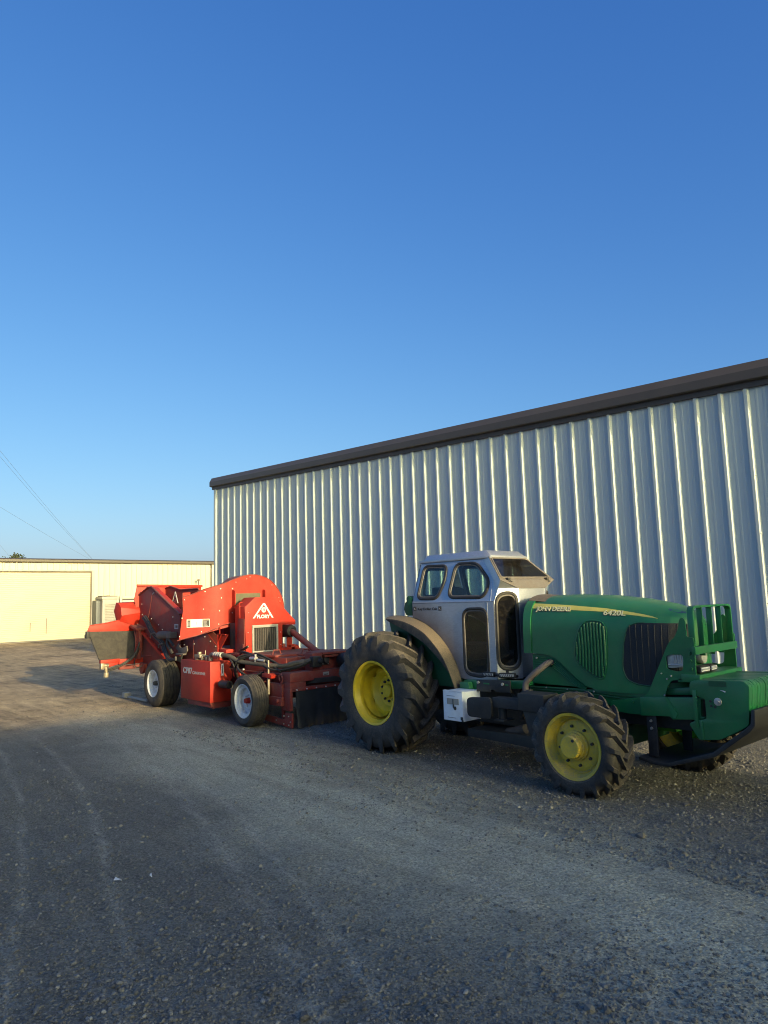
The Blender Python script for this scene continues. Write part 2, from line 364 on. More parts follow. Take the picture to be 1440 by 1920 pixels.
# loose stones, one uncountable spread of them
def stone_mat():
    m=bpy.data.materials.new('loose_rock'); m.use_nodes=True; nt=m.node_tree; b=nt.nodes['Principled BSDF']
    ge=nn(nt,'ShaderNodeNewGeometry'); c=ramp(nt,ge.outputs['Random Per Island'],[(0,(.09,.088,.084)),(.35,(.15,.146,.136)),(.75,(.20,.195,.18)),(.96,(.26,.25,.23)),(1,(.38,.37,.34))])
    tc=nn(nt,'ShaderNodeTexCoord').outputs['Object']; c=mixc(nt,mth(nt,'MULTIPLY',noise(nt,tc,60,4),.6),c,(.09,.085,.075))
    nt.links.new(c,b.inputs['Base Color']); b.inputs['Roughness'].default_value=.9; b.inputs['Specular IOR Level'].default_value=.25; return m
def stones(n):
    # rejection-sample world positions: thick in front and round the tractor, thin on the packed lane
    N=n*5; d=2.2+14*rng.random(N)**1.7; a=R(48.4)+R(34)*(2*rng.random(N)-1)
    x=-d*np.sin(a); y=d*np.cos(a)
    lane=np.abs(y-(3.55-.10*(x+3.4))+2.2*(vnoise(x,y,.6,9)-.5)); den=np.clip(.02+.42*lane**2,0,1)
    den=np.where((y>4.1)&(x>-9),np.maximum(den,.85),den); den=np.where(x<-9.5,.15,den); den*=np.where(y>8.7,0,1)*(.35+.9*vnoise(x,y,3.3,21))
    k=np.nonzero(rng.random(N)<den)[0][:n]; x,y=x[k],y[k]; n=len(k)
    r=.0022+.0030*rng.random(n)+.0085*rng.random(n)**7; r=np.where((y>4.1)&(x>-9),r*1.25,r); r[:260]*=2.0
    p=(1+5**.5)/2; ico=np.array([(-1,p,0),(1,p,0),(-1,-p,0),(1,-p,0),(0,-1,p),(0,1,p),(0,-1,-p),(0,1,-p),(p,0,-1),(p,0,1),(-p,0,-1),(-p,0,1)])/1.9
    fi=np.array([(0,11,5),(0,5,1),(0,1,7),(0,7,10),(0,10,11),(1,5,9),(5,11,4),(11,10,2),(10,7,6),(7,1,8),(3,9,4),(3,4,2),(3,2,6),(3,6,8),(3,8,9),(4,9,5),(2,4,11),(6,2,10),(8,6,7),(9,8,1)])
    P=ico[None]*(1+.45*(rng.random((n,12,1))-.5))*(.75+.6*rng.random((n,1,3)))
    P[:,:,2]*=.72; t=rng.random(n)*6.283; c,s=np.cos(t)[:,None],np.sin(t)[:,None]
    X=P[:,:,0]*c-P[:,:,1]*s; Y=P[:,:,0]*s+P[:,:,1]*c; Z=P[:,:,2]
    Vv=np.stack([X*r[:,None]+x[:,None],Y*r[:,None]+y[:,None],Z*r[:,None]+(height(x,y)+r*.28)[:,None]],2).reshape(-1,3).astype(np.float32)
    Ff=(fi[None]+12*np.arange(n)[:,None,None]).reshape(-1,3).astype(np.int32)
    o=np_mesh('gravel',Vv,Ff,stone_mat(),False); tag(o,'loose grey crushed rock strewn over the yard','gravel',kind='stuff')
stones(70000)
# ------------------------------------------------------------------ grey warehouse
WY=8.78; XL,XR=-16.46,7.0
def wtop(x): return 4.568-.0427*(x+16.04)
wh=thing('metal_warehouse','long pale grey ribbed metal warehouse with dark brown roof edge beside the tractor','warehouse',(-4.7,WY,0))
prof=[]; S=.3048; k0=-16.04-.075-1
k=-1
X0=-16.075
prof.append((XL,0)); 
while X0+k*S<XR-.4:
    a=X0+k*S
    if a-.05>XL:
        prof+=[(a-.038,0),(a-.016,.033),(a+.016,.033),(a+.038,0)]
        for j in (.11,.195): prof+=[(a+j-.018,0),(a+j-.009,.004),(a+j+.009,.004),(a+j+.018,0)]
    k+=1
prof.append((XR,0))
m=MB(); m.loft([[(x,WY-d,0.02) for x,d in prof],[(x,WY-d,wtop(x)) for x,d in prof]],False,False)
sc=MB()
for zr in (3.70,2.945,2.255,1.443,.45):
    i=0
    while X0+i*S<2:
        a=X0+i*S
        if zr<wtop(a)-.1:
            m.bolt((a-.075,WY,zr),(0,-1,0),.0085,.006,8)
            if i%2==0: m.bolt((a+.028,WY-.019,zr),(.8,-.6,0),.0075,.007,8)
        i+=1
m.raw(sc.v,sc.f); wall=m.build('wall',M['wall'],wh,flat=True)
DEP=16
m=MB(); m.box(XL,XL+.05,WY+.002,WY+DEP,.02,4.5); m.build('end_wall',M['wall'],wh)
m=MB(); m.box(XL-.012,XL+.085,WY-.040,WY-.002,.02,wtop(XL)-.01); m.box(XL-.012,XL-.002,WY-.04,WY+.09,.02,wtop(XL)-.01); m.build('corner_trim',M['wall'],wh,.003)
m=MB(); pr=[(-.002,-.02),(-.045,-.02),(-.048,.045),(-.105,.055),(-.118,.065),(-.118,.175),(-.055,.285),(.02,.29),(.02,.0)]
m.loft([[(x,WY+a,wtop(x)+z) for a,z in pr] for x in (XL-.10,XR+.1)]); m.build('rake_trim',M['brown_trim'],wh,flat=True)
m=MB(); m.loft([[(x,WY+.03,wtop(x)+.25),(x,WY+DEP,wtop(x)+.25),(x,WY+DEP,wtop(x)+.1),(x,WY+.03,wtop(x)+.1)] for x in (XL-.05,XR)]); m.build('roof',M['brown_trim'],wh)
m=MB(); m.box(XL+.06,XR,WY+DEP-.1,WY+DEP,.02,3.5); m.box(XR-.05,XR,WY+.05,WY+DEP-.11,.02,3.4); m.build('rear_wall',M['wall'],wh)
m=MB(); m.box(XL,XR,WY-.03,WY+.05,-.1,.055); m.build('footing',M['concrete'],wh,.005)
# ------------------------------------------------------------------ far cream building
FX=-39.5
fb=thing('cream_warehouse','low sunlit cream metal building with large roller door closing the far end of the yard','building',(FX,14,0))
def fwall(y0,y1,z0,z1):
    pts=[];y=y0
    while y<y1-.05:
        pts+=[(y,0),(min(y+.20,y1),0),(min(y+.225,y1),.03),(min(y+.28,y1),.03),(min(y+.305,y1),0)]; y+=.3048
    pts.append((y1,0)); q=[pts[0]]
    for a in pts[1:]:
        if a[0]>q[-1][0]+1e-4: q.append(a)
    return [[(FX+d,y,z) for y,d in q] for z in (z0,z1)]
DY=13.66; DZ=3.60
m=MB(); m.loft(fwall(2,DY+.12,DZ+.05,4.06),False,False); m.loft(fwall(DY+.12,20.72,0.02,4.06),False,False); m.build('wall',M['cream'],fb)
m=MB(); m.box(FX+.002,FX+.035,20.45,20.50,.02,4.06); m.box(FX-.02,FX+.05,20.80,21.05,.02,4.06); m.build('corner_trim',M['cream'],fb,.004)
m=MB(); m.loft(fwall(21.06,34,0.02,4.06),False,False); m.build('side_bay',M['cream'],fb)
m=MB(); pr=[(-.02,4.03),(.10,4.03),(.17,4.08),(.17,4.19),(.08,4.25),(-.02,4.26)]
m.loft([[(FX+a,y,z) for a,z in pr] for y in (1.9,34)]); m.build('gutter',M['brown_trim'],fb)
m=MB(); m.loft([[(FX-.03,y,4.25),(FX-14,y,4.75),(FX-14,y,4.6),(FX-.03,y,4.1)] for y in (1.9,34)]); m.build('roof',M['brown_trim'],fb)
m=MB(); m.box(FX-14,FX-13.9,2,34,.02,4.5); m.build('rear_wall',M['cream'],fb)
pr=[];z=.02
while z<DZ: pr+=[(-.115,z),(-.10,z+.015),(-.10,z+.075),(-.115,z+.09)]; z+=.098
m=MB(); m.loft([[(FX+a,3.0,z) for a,z in pr],[(FX+a,DY,z) for a,z in pr]],False,False); rd=m.build('roller_door',M['door_cream'],fb,ang=25)
m=MB(); m.box(FX-.13,FX+.012,DY+.002,DY+.13,.02,DZ+.05); m.box(FX-.13,FX+.012,3.0,DY+.001,DZ-.01,DZ+.06); m.box(FX-.13,FX+.012,2.85,2.999,.02,DZ+.05); m.build('door_frame',M['cabinet'],fb,.004)
m=MB(); m.box(FX-.3,FX+.9,2,34,-.2,.012); m.build('apron',M['concrete'],fb)
for y,z0,z1 in ((11.4,.35,1.15),(10.62,.5,.95)):
    m=MB(); m.box(FX-.09,FX-.078,y,y+.03,z0,z1); m.build('door_rust_streak',M['tan'],rd)
for y0,y1,z0,z1 in ((DY-.045,DY-.002,.02,DZ-.03),(3.0,DY-.046,DZ-.07,DZ-.03)):
    m=MB(); m.box(FX-.096,FX-.05,y0,y1,z0,z1); m.build('door_track',M['tan'],fb)
t=thing('vent_pipe','thin grey vent pipe standing against the cream building near its corner','pipe',(FX+.4,19.6,0))
m=MB(); m.cyl((FX+.4,19.75,0),(FX+.4,19.75,3.02),.035,10); m.build('pipe',M['grey_pipe'],t)
m=MB(); m.cyl((FX+.4,19.75,3.02),(FX+.4,19.75,3.13),.075,10); m.build('rain_cap',M['grey_pipe'],t)
# white shuttered cabinet and the rack next to it
CX=-38.5
t=thing('shuttered_cabinet','off-white cabinet with a roller shutter standing before the cream building','cabinet',(CX,14.276,0))
m=MB(); m.box(CX-.9,CX-.02,13.908,14.730,0,2.02); m.build('body',M['cabinet'],t,.01)
m=MB(); m.box(CX-.02,CX+.05,13.876,14.027,0,2.04); m.box(CX-.02,CX+.05,14.622,14.762,0,2.04); m.box(CX-.02,CX+.05,14.028,14.621,1.76,2.04); m.build('frame',M['cabinet'],t,.006)
pr=[];z=.05
while z<1.70: pr+=[(-.018,z),(.02,z+.02),(.02,z+.055),(-.018,z+.072)]; z+=.085
m=MB(); m.loft([[(CX+a,14.029,z) for a,z in pr],[(CX+a,14.620,z) for a,z in pr]],False,False); m.build('shutter',M['cabinet'],t)
m=MB(); m.box(CX-.9,CX+.06,13.843,14.773,2.045,2.20); m.build('top_panel',M['cabinet'],t,.01)
m=MB()
for i in range(14): m.box(CX-.8+random.random()*.6,CX+.07,13.843+i*.06,13.843+i*.06+.03+.03*random.random(),2.2,2.205+.05*random.random())
m.build('debris',M['bark'],t)
m=MB(); m.box(CX-.95,CX-.35,13.692,13.903,0,2.0); m.build('side_door',M['shaded_door'],t,.01)
t=thing('white_rack','cream open rack with a cluttered shelf right of the shuttered cabinet','rack',(CX,15.574,0))
for y in (14.817,16.547):
    for x in (CX-.06,CX-.9):
        m=MB(); m.box(x,x+.1,y,y+.12,0,2.2); m.build('post',M['cream'],t,.006)
m=MB(); m.box(CX-.06,CX+.04,14.948,16.545,2.06,2.20); m.box(CX-.06,CX+.04,14.948,16.545,1.88,1.98); m.box(CX-.9,CX-.061,14.871,16.655,1.62,1.66); m.build('shelf',M['cream'],t,.006)
m=MB(); m.box(CX-.9,CX-.86,14.957,16.536,.1,2.1); m.build('back_panel',M['tan'],t)
m=MB()
for i in range(16):
    y=14.990+i*.085; h=.05+.13*random.random(); m.box(CX-.5,CX-.1-.2*random.random(),y,y+.06,1.662,1.662+h)
m.build('clutter',M['white_box'],t,.01)
# ------------------------------------------------------------------ tree, pole, wires, neighbouring shed
t=thing('distant_tree','dark green tree top showing above the left end of the cream roof','tree',(-74,18.4,0))
m=MB(); m.tube([(-74,18.4,0),(-74,18.45,3),(-74.1,18.35,5.2)],[.28,.10],8,3); m.build('trunk',M['bark'],t)
m=MB()
for i in range(9):
    a=random.random()*6.28; m.tube([(-74,18.4,3.0+.2*i),(-74+.9*math.cos(a),18.4+.9*math.sin(a),4.6+.2*i)],[.07,.02],5)
m.build('limb',M['bark'],t)
m=MB(); cl=[(random.gauss(0,.5),random.gauss(0,.45),random.uniform(-1.3,.75),random.uniform(.22,.42)) for _ in range(34)]
for cx,cy,cz,cr in cl:
    for _ in range(75):
        p=Vector((-74+cx+random.gauss(0,cr*.6),18.4+cy+random.gauss(0,cr*.6),6.05+cz*.85+random.gauss(0,cr*.6)-.12*(cx*cx+cy*cy)))
        u=Vector((random.gauss(0,1),random.gauss(0,1),random.gauss(0,1))).normalized(); w=u.orthogonal().normalized()*.055; u=u*.10
        m.raw([p-u,p+w,p+u,p-w],[(0,1,2,3)])
m.build('crown',M['leaf'],t,flat=True)
pole=(-22.0,3.5)
def wire(name,label,a,b,sag,r=.0034):
    a=Vector(a);b=Vector(b); P=[a.lerp(b,i/24)-Vector((0,0,sag*4*(i/24)*(1-i/24))) for i in range(25)]
    m=MB(); m.tube(P,r,6); o=m.build(name,M['wire'],org=a); tag(o,label,'cable','overhead wires to the cream building')
wire('overhead_cable','upper of two close wires dropping steeply to the cream roof edge',(FX+.1,13.62,4.27),(pole[0],pole[1],7.95),.12)
wire('overhead_cable','lower of two close wires dropping steeply to the cream roof edge',(FX+.1,13.60,4.27),(pole[0],pole[1],7.72),.14)
wire('overhead_cable','single shallow wire reaching the cream roof from the left',(FX+.1,13.45,4.27),(pole[0],pole[1],5.45),.05)
wire('overhead_cable','short wire end at the left edge touching the roof beside the tree top',(FX+.1,9.55,4.27),(FX+2,7.2,6.6),.02)
t=thing('utility_pole','wooden utility pole carrying the wires to the cream building','pole',(pole[0],pole[1],0))
m=MB(); m.cyl((pole[0],pole[1],-.2),(pole[0],pole[1],8.4),.14,12,.10); m.build('pole',M['wood'],t)
m=MB(); m.box(pole[0]-.06,pole[0]+.06,pole[1]-.9,pole[1]+.9,7.80,7.92); m.build('crossarm',M['wood'],t,.005)
SX=15.0; TAN=math.tan(R(EL)); SYE=4.92
t=thing('neighbouring_shed','tall metal shed across the yard that shades the foreground','shed',(SX,0,0))
def sh_z(y): return (SX+10.15)*TAN+.060*(3.2-y)
m=MB(); pts=[(y,sh_z(y)) for y in (SYE,-26)]; m.prism([(SYE,0)]+pts+[(-26,0)],'x',SX,SX+12); m.build('wall',M['cabinet'],t)
m=MB(); m.loft([[(x,y,sh_z(y)+d) for x,d in ((SX-.05,.002),(SX+12.05,.002),(SX+12.05,.06),(SX-.05,.06))] for y in (SYE+.03,-26.1)]); m.build('roof',M['brown_trim'],t)
# litter and small things on the ground
def scrap(x,y,l,w,a,label,mat='paper',name='paper_scrap',cat='litter'):
    c,s=math.cos(a),math.sin(a); P=[]
    for i,(u,v) in enumerate([(-.5,-.5),(.1,-.42),(.5,-.3),(.42,.45),(-.1,.5),(-.48,.4)]):
        P.append((x+l*u*c-w*v*s,y+l*u*s+w*v*c,.010+.006*(i%3)))
    m=MB(); m.sweep(P,(0,0,.003)); o=m.build(name,M[mat],org=(x,y,0)); tag(o,label,cat,'paper scraps on the gravel')
scrap(-4.40,1.71,.055,.016,.4,'thin white paper scrap, left one of two on the dark gravel')
scrap(-4.315,1.875,.05,.011,-.3,'narrow pale scrap, right one of two on the dark gravel')
t=thing('metal_bar','pale bent metal bar lying on the ground by the rear machine wheel','bar',(-12.2,4.7,0))
m=MB(); m.box(-12.75,-11.9,5.06,5.10,.012,.045); m.build('bar',M['cabinet'],t,.004)
m=MB(); m.box(-12.86,-12.751,5.02,5.14,.012,.10); m.build('foot',M['cabinet'],t,.006)
# ------------------------------------------------------------------ tractor
YC=5.9
tr=thing('tractor','green tractor with yellow wheels and a riveted silver cab parked along the grey warehouse','tractor',(-4.67,YC,0))
def mir(pts): return [(x,2*YC-y,z) for x,y,z in pts]
def ag_wheel(cx,cz,yo,sgn,Rr,wid,rim,nl,style,bolts):
    """yo: outer sidewall plane, sgn=+1 for the near side (axle runs towards +y)"""
    h=wid/2; yc=yo+sgn*h
    dep=.21*wid/.43 if style=='rear' else .085
    # steel wheel: flange, barrel, shaped disc
    m=MB(); f=rim+.018
    prof=[(f,.030),(f+.004,.022),(f,.014),(rim-.004,.020),(rim-.012,.05),(rim-.030,.075),(rim-.034,dep*.8),(rim-.05,dep+.02),(rim-.045,wid-.10),(rim-.012,wid-.05),(f,wid-.014),(f-.012,wid-.016),(rim-.06,wid-.10),(rim-.062,.10)]
    m.lathe(prof,(cx,yo,cz),64,'y',sgn)
    # disc
    N=96; rings=[]
    if style=='rear':
        tab=[(.0,dep+.035),(.06,dep+.035),(.075,dep+.05),(.15,dep+.05),(.165,dep+.045),(.19,dep+.015),(.215,dep-.01)]
        edge=lambda t: (rim-.036)-.060*max(0,math.cos(5*t+.6)-.25)/.75
    else:
        tab=[(0,dep),(.10,dep),(.175,dep),(.195,dep+.004)]
        edge=lambda t: (rim-.036)
    sc=rim/.325 if style=='rear' else rim/.255
    for r,a in tab: rings.append([(cx+r*sc*math.cos(2*math.pi*k/N),yo+sgn*a,cz+r*sc*math.sin(2*math.pi*k/N)) for k in range(N)])
    rings.append([(cx+edge(2*math.pi*k/N)*math.cos(2*math.pi*k/N),yo+sgn*(dep+(.0 if style=='rear' else .02)),cz+edge(2*math.pi*k/N)*math.sin(2*math.pi*k/N)) for k in range(N)])
    rings.append([(p[0],p[1]+sgn*.014,p[2]) for p in rings[-1]])
    m.loft(rings,True,False)
    w=m.build('wheel',M['yellow'] if style=='rear' else M['yellow_dirty'],tr,ang=28)
    # tyre carcass
    m=MB(); Rc=Rr-.058*Rr/.65
    s_=Rc-rim; pr=[(rim+.004,.032),(rim+.018,.022),(rim+.22*s_,.004),(rim+.48*s_,-.002),(rim+.70*s_,.006),(rim+.84*s_,.020),(rim+.94*s_,.045),(Rc-.004,h*.55),(Rc,h)]
    full=pr+[(r,2*h-a) for r,a in pr[-2::-1]]
    m.lathe(full,(cx,yo,cz),80,'y',sgn)
    # chevron lugs
    def cr(a):
        return lerp_tab([(a_,r_) for r_,a_ in pr[3:]],max(a,-.002))
    step=2*math.pi/nl; hl=Rr-Rc
    for side in (0,1):
        for i in range(nl):
            t0=i*step+side*step/2+random.uniform(-.01,.01); rings=[]
            secs=[(.0,.25,-.10),(.012,.75,-.03),(.04,1,.0),(h*.45,1,.11),(h*.8,1,.24),(h*1.06,1,.33)]
            for a,hh,da in secs:
                sh=.36*Rr/.65 if nl<22 else .36
                th=t0-da*1.05; wd=(.034 if a<.05 else .028)*Rr/.65
                base=cr(min(a,h))-.012; top=Rc+hl if hh==1 else (rim+.80*s_ if a<.005 else Rc+hl*.45)
                top-= .012*(max(0,1-a/h))**2
                aa=a if side==0 else 2*h-a; off=-.004 if a<.03 else 0
                aa+= off if side==0 else -off
                ring=[]
                for r,k in ((base,-1.25),(top,-.72),(top,.72),(base,1.25)):
                    q=th+k*wd/Rr; ring.append((cx+r*math.cos(q),yo+sgn*aa,cz+r*math.sin(q)))
                rings.append(ring)
            m.loft(rings)
    m.build('tyre',M['rubber'],w,ang=30)
    if style=='rear':
        m=MB(); m.lathe([(0,dep-.0),(.062,dep-.0),(.072,dep+.01),(.072,dep+.05)],(cx,yo,cz),32,'y',sgn); m.build('hub_cap',M['yellow'],w)
        for k in range(bolts):
            t=2*math.pi*(k+.5)/bolts; m=MB(); m.bolt((cx+.112*math.cos(t),yo+sgn*(dep+.05),cz+.112*math.sin(t)),(0,-sgn,0),.015,.022); m.build('wheel_nut',M['cast'],w)
    else:
        m=MB(); m.lathe([(0,-.02),(.082,-.022),(.092,-.012),(.094,.03),(.104,.034),(.106,.06),(.118,.064),(.12,dep+.01)],(cx,yo,cz),40,'y',sgn); hb=m.build('hub',M['yellow_dirty'],w)
        m=MB(); m.bolt((cx+.035,yo-sgn*.02,cz+.055),(0,-sgn,0),.014,.008,12); m.build('drain_plug',M['cast'],hb)
        for k in range(bolts):
            t=2*math.pi*(k+.25)/bolts; m=MB(); m.bolt((cx+.155*math.cos(t),yo+sgn*dep,cz+.155*math.sin(t)),(0,-sgn,0),.013,.022); m.build('wheel_nut',M['cast'],w)
    return w
RX,RZ,FX2,FZ=-5.99,.615,-3.47,.385
ag_wheel(RX,RZ,5.06,1,.655,.43,.322,18,'rear',10)
ag_wheel(RX,RZ,2*YC-5.06,-1,.655,.43,.322,18,'rear',10)
ag_wheel(FX2,FZ,5.03,1,.425,.30,.248,18,'front',8)
fwr=ag_wheel(FX2+.25,FZ,2*YC-5.07,-1,.425,.30,.248,18,'front',8)
# ---- chassis
m=MB(); m.box(-6.35,-5.3,5.62,6.18,.42,.95); m.box(-5.3,-4.2,5.66,6.14,.34,.80); m.box(-4.2,-3.9,5.60,6.20,.40,.85); m.box(-3.9,-2.75,5.66,6.14,.50,.80); m.build('transmission',M['cast'],tr,.02)
m=MB(); m.cyl((RX,5.37,RZ),(RX,6.43,RZ),.12,16); m.build('rear_axle',M['green_dark'],tr,.01)
m=MB(); m.box(FX2-.12,FX2+.12,5.36,6.44,FZ-.085,FZ+.085); m.build('front_axle',M['green_dark'],tr,.01)
m=MB(); m.box(-4.25,-2.95,5.56,5.66,.66,.80); m.box(-4.25,-2.95,6.14,6.24,.66,.80); m.build('side_rail',M['green'],tr,.008)
m=MB(); m.prism([(-5.0,.22),(-3.75,.20),(-3.55,.26),(-3.6,.33),(-5.0,.30)],'y',5.48,6.3); m.build('belly_pan',M['cast'],tr,.01)
# ---- hood
Wt=[(-4.22,.365),(-3.9,.37),(-3.5,.368),(-3.2,.36),(-3.05,.350),(-2.95,.335),(-2.86,.305),(-2.79,.255),(-2.74,.19),(-2.715,.12),(-2.70,.05)]
Zt=[(-4.25,1.598),(-4.05,1.61),(-3.85,1.612),(-3.5,1.596),(-3.2,1.560),(-2.95,1.512),(-2.84,1.470),(-2.78,1.445),(-2.73,1.40),(-2.70,1.33)]
Bt=[(-4.22,1.075),(-4.17,1.071),(-4.00,1.066),(-3.95,1.05),(-3.896,1.025),(-3.807,.95),(-3.72,.877),(-3.622,.812),(-3.5,.782),(-3.26,.772),(-3.0,.785),(-2.6,.80)]
ZB=.74
def halfw(x,z):
    zt=lerp_tab(Zt,x); t=max(0,min(1,(z-ZB)/(zt-ZB))); return lerp_tab(Wt,x)*max(0,(1-t**9))**(1/2.6)
def sidey(x,z): return YC-halfw(x,z)
xs=[-4.20+.0214*i for i in range(71)]; rings=[]
for x in xs:
    zt=lerp_tab(Zt,x);W=lerp_tab(Wt,x);zb=lerp_tab(Bt,x); s0=((zb-ZB)/(zt-ZB))**4.5; p0=math.asin(min(1,max(.0,s0)))
    half=[]
    for k in range(23):
        u=k/22; ph=p0+(math.pi/2-p0)*(u**.8); s=math.sin(ph)
        t=s**(1/4.5); half.append((W*max(0,1-t**9)**(1/2.6),ZB+t*(zt-ZB)))
    rings.append([(x,YC-w,z) for w,z in half]+[(x,YC+w,z) for w,z in half[-2::-1]])
m=MB(); m.loft(rings,False,False)
n=len(rings[0]); m.raw(rings[-1],[tuple(range(n))])
hood=m.build('hood',M['green'],tr,ang=50)
def patch(poly,off,name,mat,parent,thick=.003,cuts=3):
    o0=ORG[parent.name]; bm=bmesh.new(); vs=[bm.verts.new((p[0],0,p[1])) for p in poly]
    bm.faces.new(vs); bmesh.ops.triangulate(bm,faces=bm.faces,quad_method='BEAUTY',ngon_method='BEAUTY')
    for _ in range(cuts):
        L=[e for e in bm.edges if e.calc_length()>.035]
        if L: bmesh.ops.subdivide_edges(bm,edges=L,cuts=1); bmesh.ops.triangulate(bm,faces=bm.faces)
    for v in bm.verts: v.co=Vector((v.co.x,sidey(v.co.x,v.co.z)-off,v.co.z))-o0
    g=bmesh.ops.extrude_face_region(bm,geom=list(bm.faces)); bmesh.ops.translate(bm,vec=(0,thick+off,0),verts=[v for v in g['geom'] if isinstance(v,bmesh.types.BMVert)])
    bmesh.ops.recalc_face_normals(bm,faces=bm.faces)
    for f in bm.faces: f.smooth=True
    for e in bm.edges:
        if len(e.link_faces)==2 and e.calc_face_angle(0)>R(35): e.smooth=False
    me=bpy.data.meshes.new(name); bm.to_mesh(me); bm.free(); o=bpy.data.objects.new(name,me); COL.objects.link(o); o.parent=parent; ORG[o.name]=o0; me.materials.append(mat); return o
gp=rnd([(-3.228,1.20),(-3.19,1.33),(-3.11,1.364),(-2.735,1.352),(-2.72,1.20),(-2.76,.90),(-3.0,.845),(-3.14,.856),(-3.222,.892),(-3.255,.985)],.05)
patch(gp,.004,'side_grille',M['grille'],hood,.004,4)
m=MB()
for i in range(9):
    x=-3.17+.052*i; m.tube([(x,sidey(x,z)-.004,z) for z in (.89,1.0,1.1,1.2,1.3,1.345)],.005,6)
m.build('grille_rib',M['grille'],hood)
# headlamp side rim line of the nose on the far side too
m=MB(); m.tube([(x,sidey(x,z)-.002,z) for x,z in gp],.006,6,closed=True); m.build('grille_edge',M['green_dark'],hood)
st=[(-4.188,1.538),(-4.19,1.492),(-3.96,1.482),(-3.756,1.473),(-3.422,1.456),(-3.115,1.420),(-2.938,1.395),(-2.99,1.414),(-3.058,1.430),(-3.229,1.460),(-3.42,1.486),(-3.753,1.514),(-3.96,1.527)]
patch(st,.002,'yellow_stripe',M['stripe'],hood,.002,3)
vp=rnd([(-3.715,1.06),(-3.70,1.18),(-3.66,1.30),(-3.60,1.372),(-3.52,1.384),(-3.43,1.372),(-3.385,1.32),(-3.392,1.12),(-3.412,.96),(-3.44,.878),(-3.50,.882),(-3.60,.935),(-3.67,.985)],.03)
vent=patch(vp,.003,'vent_panel',M['green_dark'],hood,.003,3)  # darker green paints the recess shade behind the louvres
m=MB()
import itertools
def span(poly,x):
    zz=[]
    for a,b in zip(poly,poly[1:]+poly[:1]):
        if (a[0]-x)*(b[0]-x)<0: zz.append(a[1]+(b[1]-a[1])*(x-a[0])/(b[0]-a[0]))
    return (min(zz),max(zz)) if len(zz)>1 else None
for i in range(10):
    x=-3.69+.031*i; s=span(vp,x)
    if s and s[1]-s[0]>.1:
        P=[]
        for k in range(9):
            z=s[0]+.018+(s[1]-s[0]-.036)*k/8; P.append((x+.006*math.sin(k/8*3.14),sidey(x,z)-.006,z))
        m.tube(P,.0105,7)
m.build('vent_louvre',M['green'],vent)
m=MB(); m.tube([(x,sidey(x,z)-.003,z) for x,z in vp],.006,6,closed=True); m.build('vent_edge',M['green'],vent)
wf=lambda q,d: Vector((q.x,sidey(q.x,q.z)-.0045-d,q.z))
for dz,mt,dx,off in ((-.004,'dark_mark',-.003,.0),(0,'letter',0,.0015)):
    wf2=lambda q,d,o=off: Vector((q.x,sidey(q.x,q.z)-.004-o-d,q.z))
    for wd_,ox,ww in (('JOHN',0,.162),('DEERE',.186,.199)): lettering(wd_,'lettering',M[mt],hood,(-4.135+dx+ox,5.56,1.470+dz-.003*(ox>0)),(1,0,-.02),(0,0,1),.054,ww,.002,warp=wf2,bold=.0016 if off else .0026)
    lettering('6420L','model_number',M[mt],hood,(-3.415+dx,5.56,1.428+dz),(1,0,-.03),(0,0,1),.057,.205,.002,warp=wf2,bold=.0016 if off else .0026)
# blue strip on the nose top and the cowl at the rear of the hood
patch([(-2.905,1.474),(-2.85,1.463),(-2.79,1.441),(-2.785,1.432),(-2.83,1.440),(-2.88,1.456)],.002,'nose_decal',surf('navy_decal',(.02,.03,.10),.4,dust=0,var=.1),hood)
rr=[[(x,YC+(y-YC)*k,z0+(z-z0)*k) for _,y,z in rings[0] for z0 in (1.1,)] for x,k in ((-4.27,1.035),(-4.185,1.03))]
m=MB(); m.loft(rr,False,False)
cw=m.build('hood_seal',M['green'],tr); md=cw.modifiers.new('s','SOLIDIFY'); md.thickness=.03
m=MB(); rr=[[(x,YC+(y-YC)*k,1.1+(z-1.1)*k) for _,y,z in rings[0] if z>1.545] for x,k in ((-4.26,1.042),(-4.06,1.012))]
m.loft(rr,False,False); o=m.build('heat_tape',M['fender'],tr); md=o.modifiers.new('s','SOLIDIFY'); md.thickness=.006
# lower ribbed side panel
lp=[(-4.20,1.065),(-3.97,1.062),(-3.90,1.03),(-3.81,.965),(-3.70,.868),(-3.56,.778),(-3.85,.775),(-4.20,.768)]
hole=[(-4.02+.045*math.cos(t),.985+.04*math.sin(t)) for t in [2*math.pi*k/14 for k in range(14)]]
plate_holes([(x,5.56,z) for x,z in lp],[[(x,5.56,z) for x,z in hole]],.012,'lower_side_panel',M['green'],tr)
m=MB()
for k in range(5):
    d=.022+.02*k; m.tube([(-4.19,5.556,1.058-d),(-4.00,5.556,1.052-d),(-3.92,5.556,1.02-d),(-3.84,5.556,.955-d*.9),(-3.73,5.556,.868-d*.7),(-3.63,5.556,.80-d*.22)],.0065,6,4)
m.build('panel_rib',M['green'],tr)
m=MB(); m.box(-4.2,-3.0,5.62,5.66,.78,1.08); m.build('engine_side',M['cast'],tr)
m=MB(); m.tube([(-4.2,5.55,.757),(-3.7,5.55,.762),(-3.3,5.56,.745),(-2.95,5.56,.742)],.009,6,4); m.tube([(-4.2,5.545,.738),(-3.7,5.545,.742),(-3.2,5.555,.722)],.007,6,4); m.build('pipe_run',M['green_dark'],tr)
m=MB()
for x in (-4.05,-3.82,-3.55): m.bolt((x,5.545,.765),(0,-1,0),.008,.01)
m.bolt((-4.145,5.548,1.03),(0,-1,0),.010,.008); m.build('clip_bolt',M['steel'],tr)
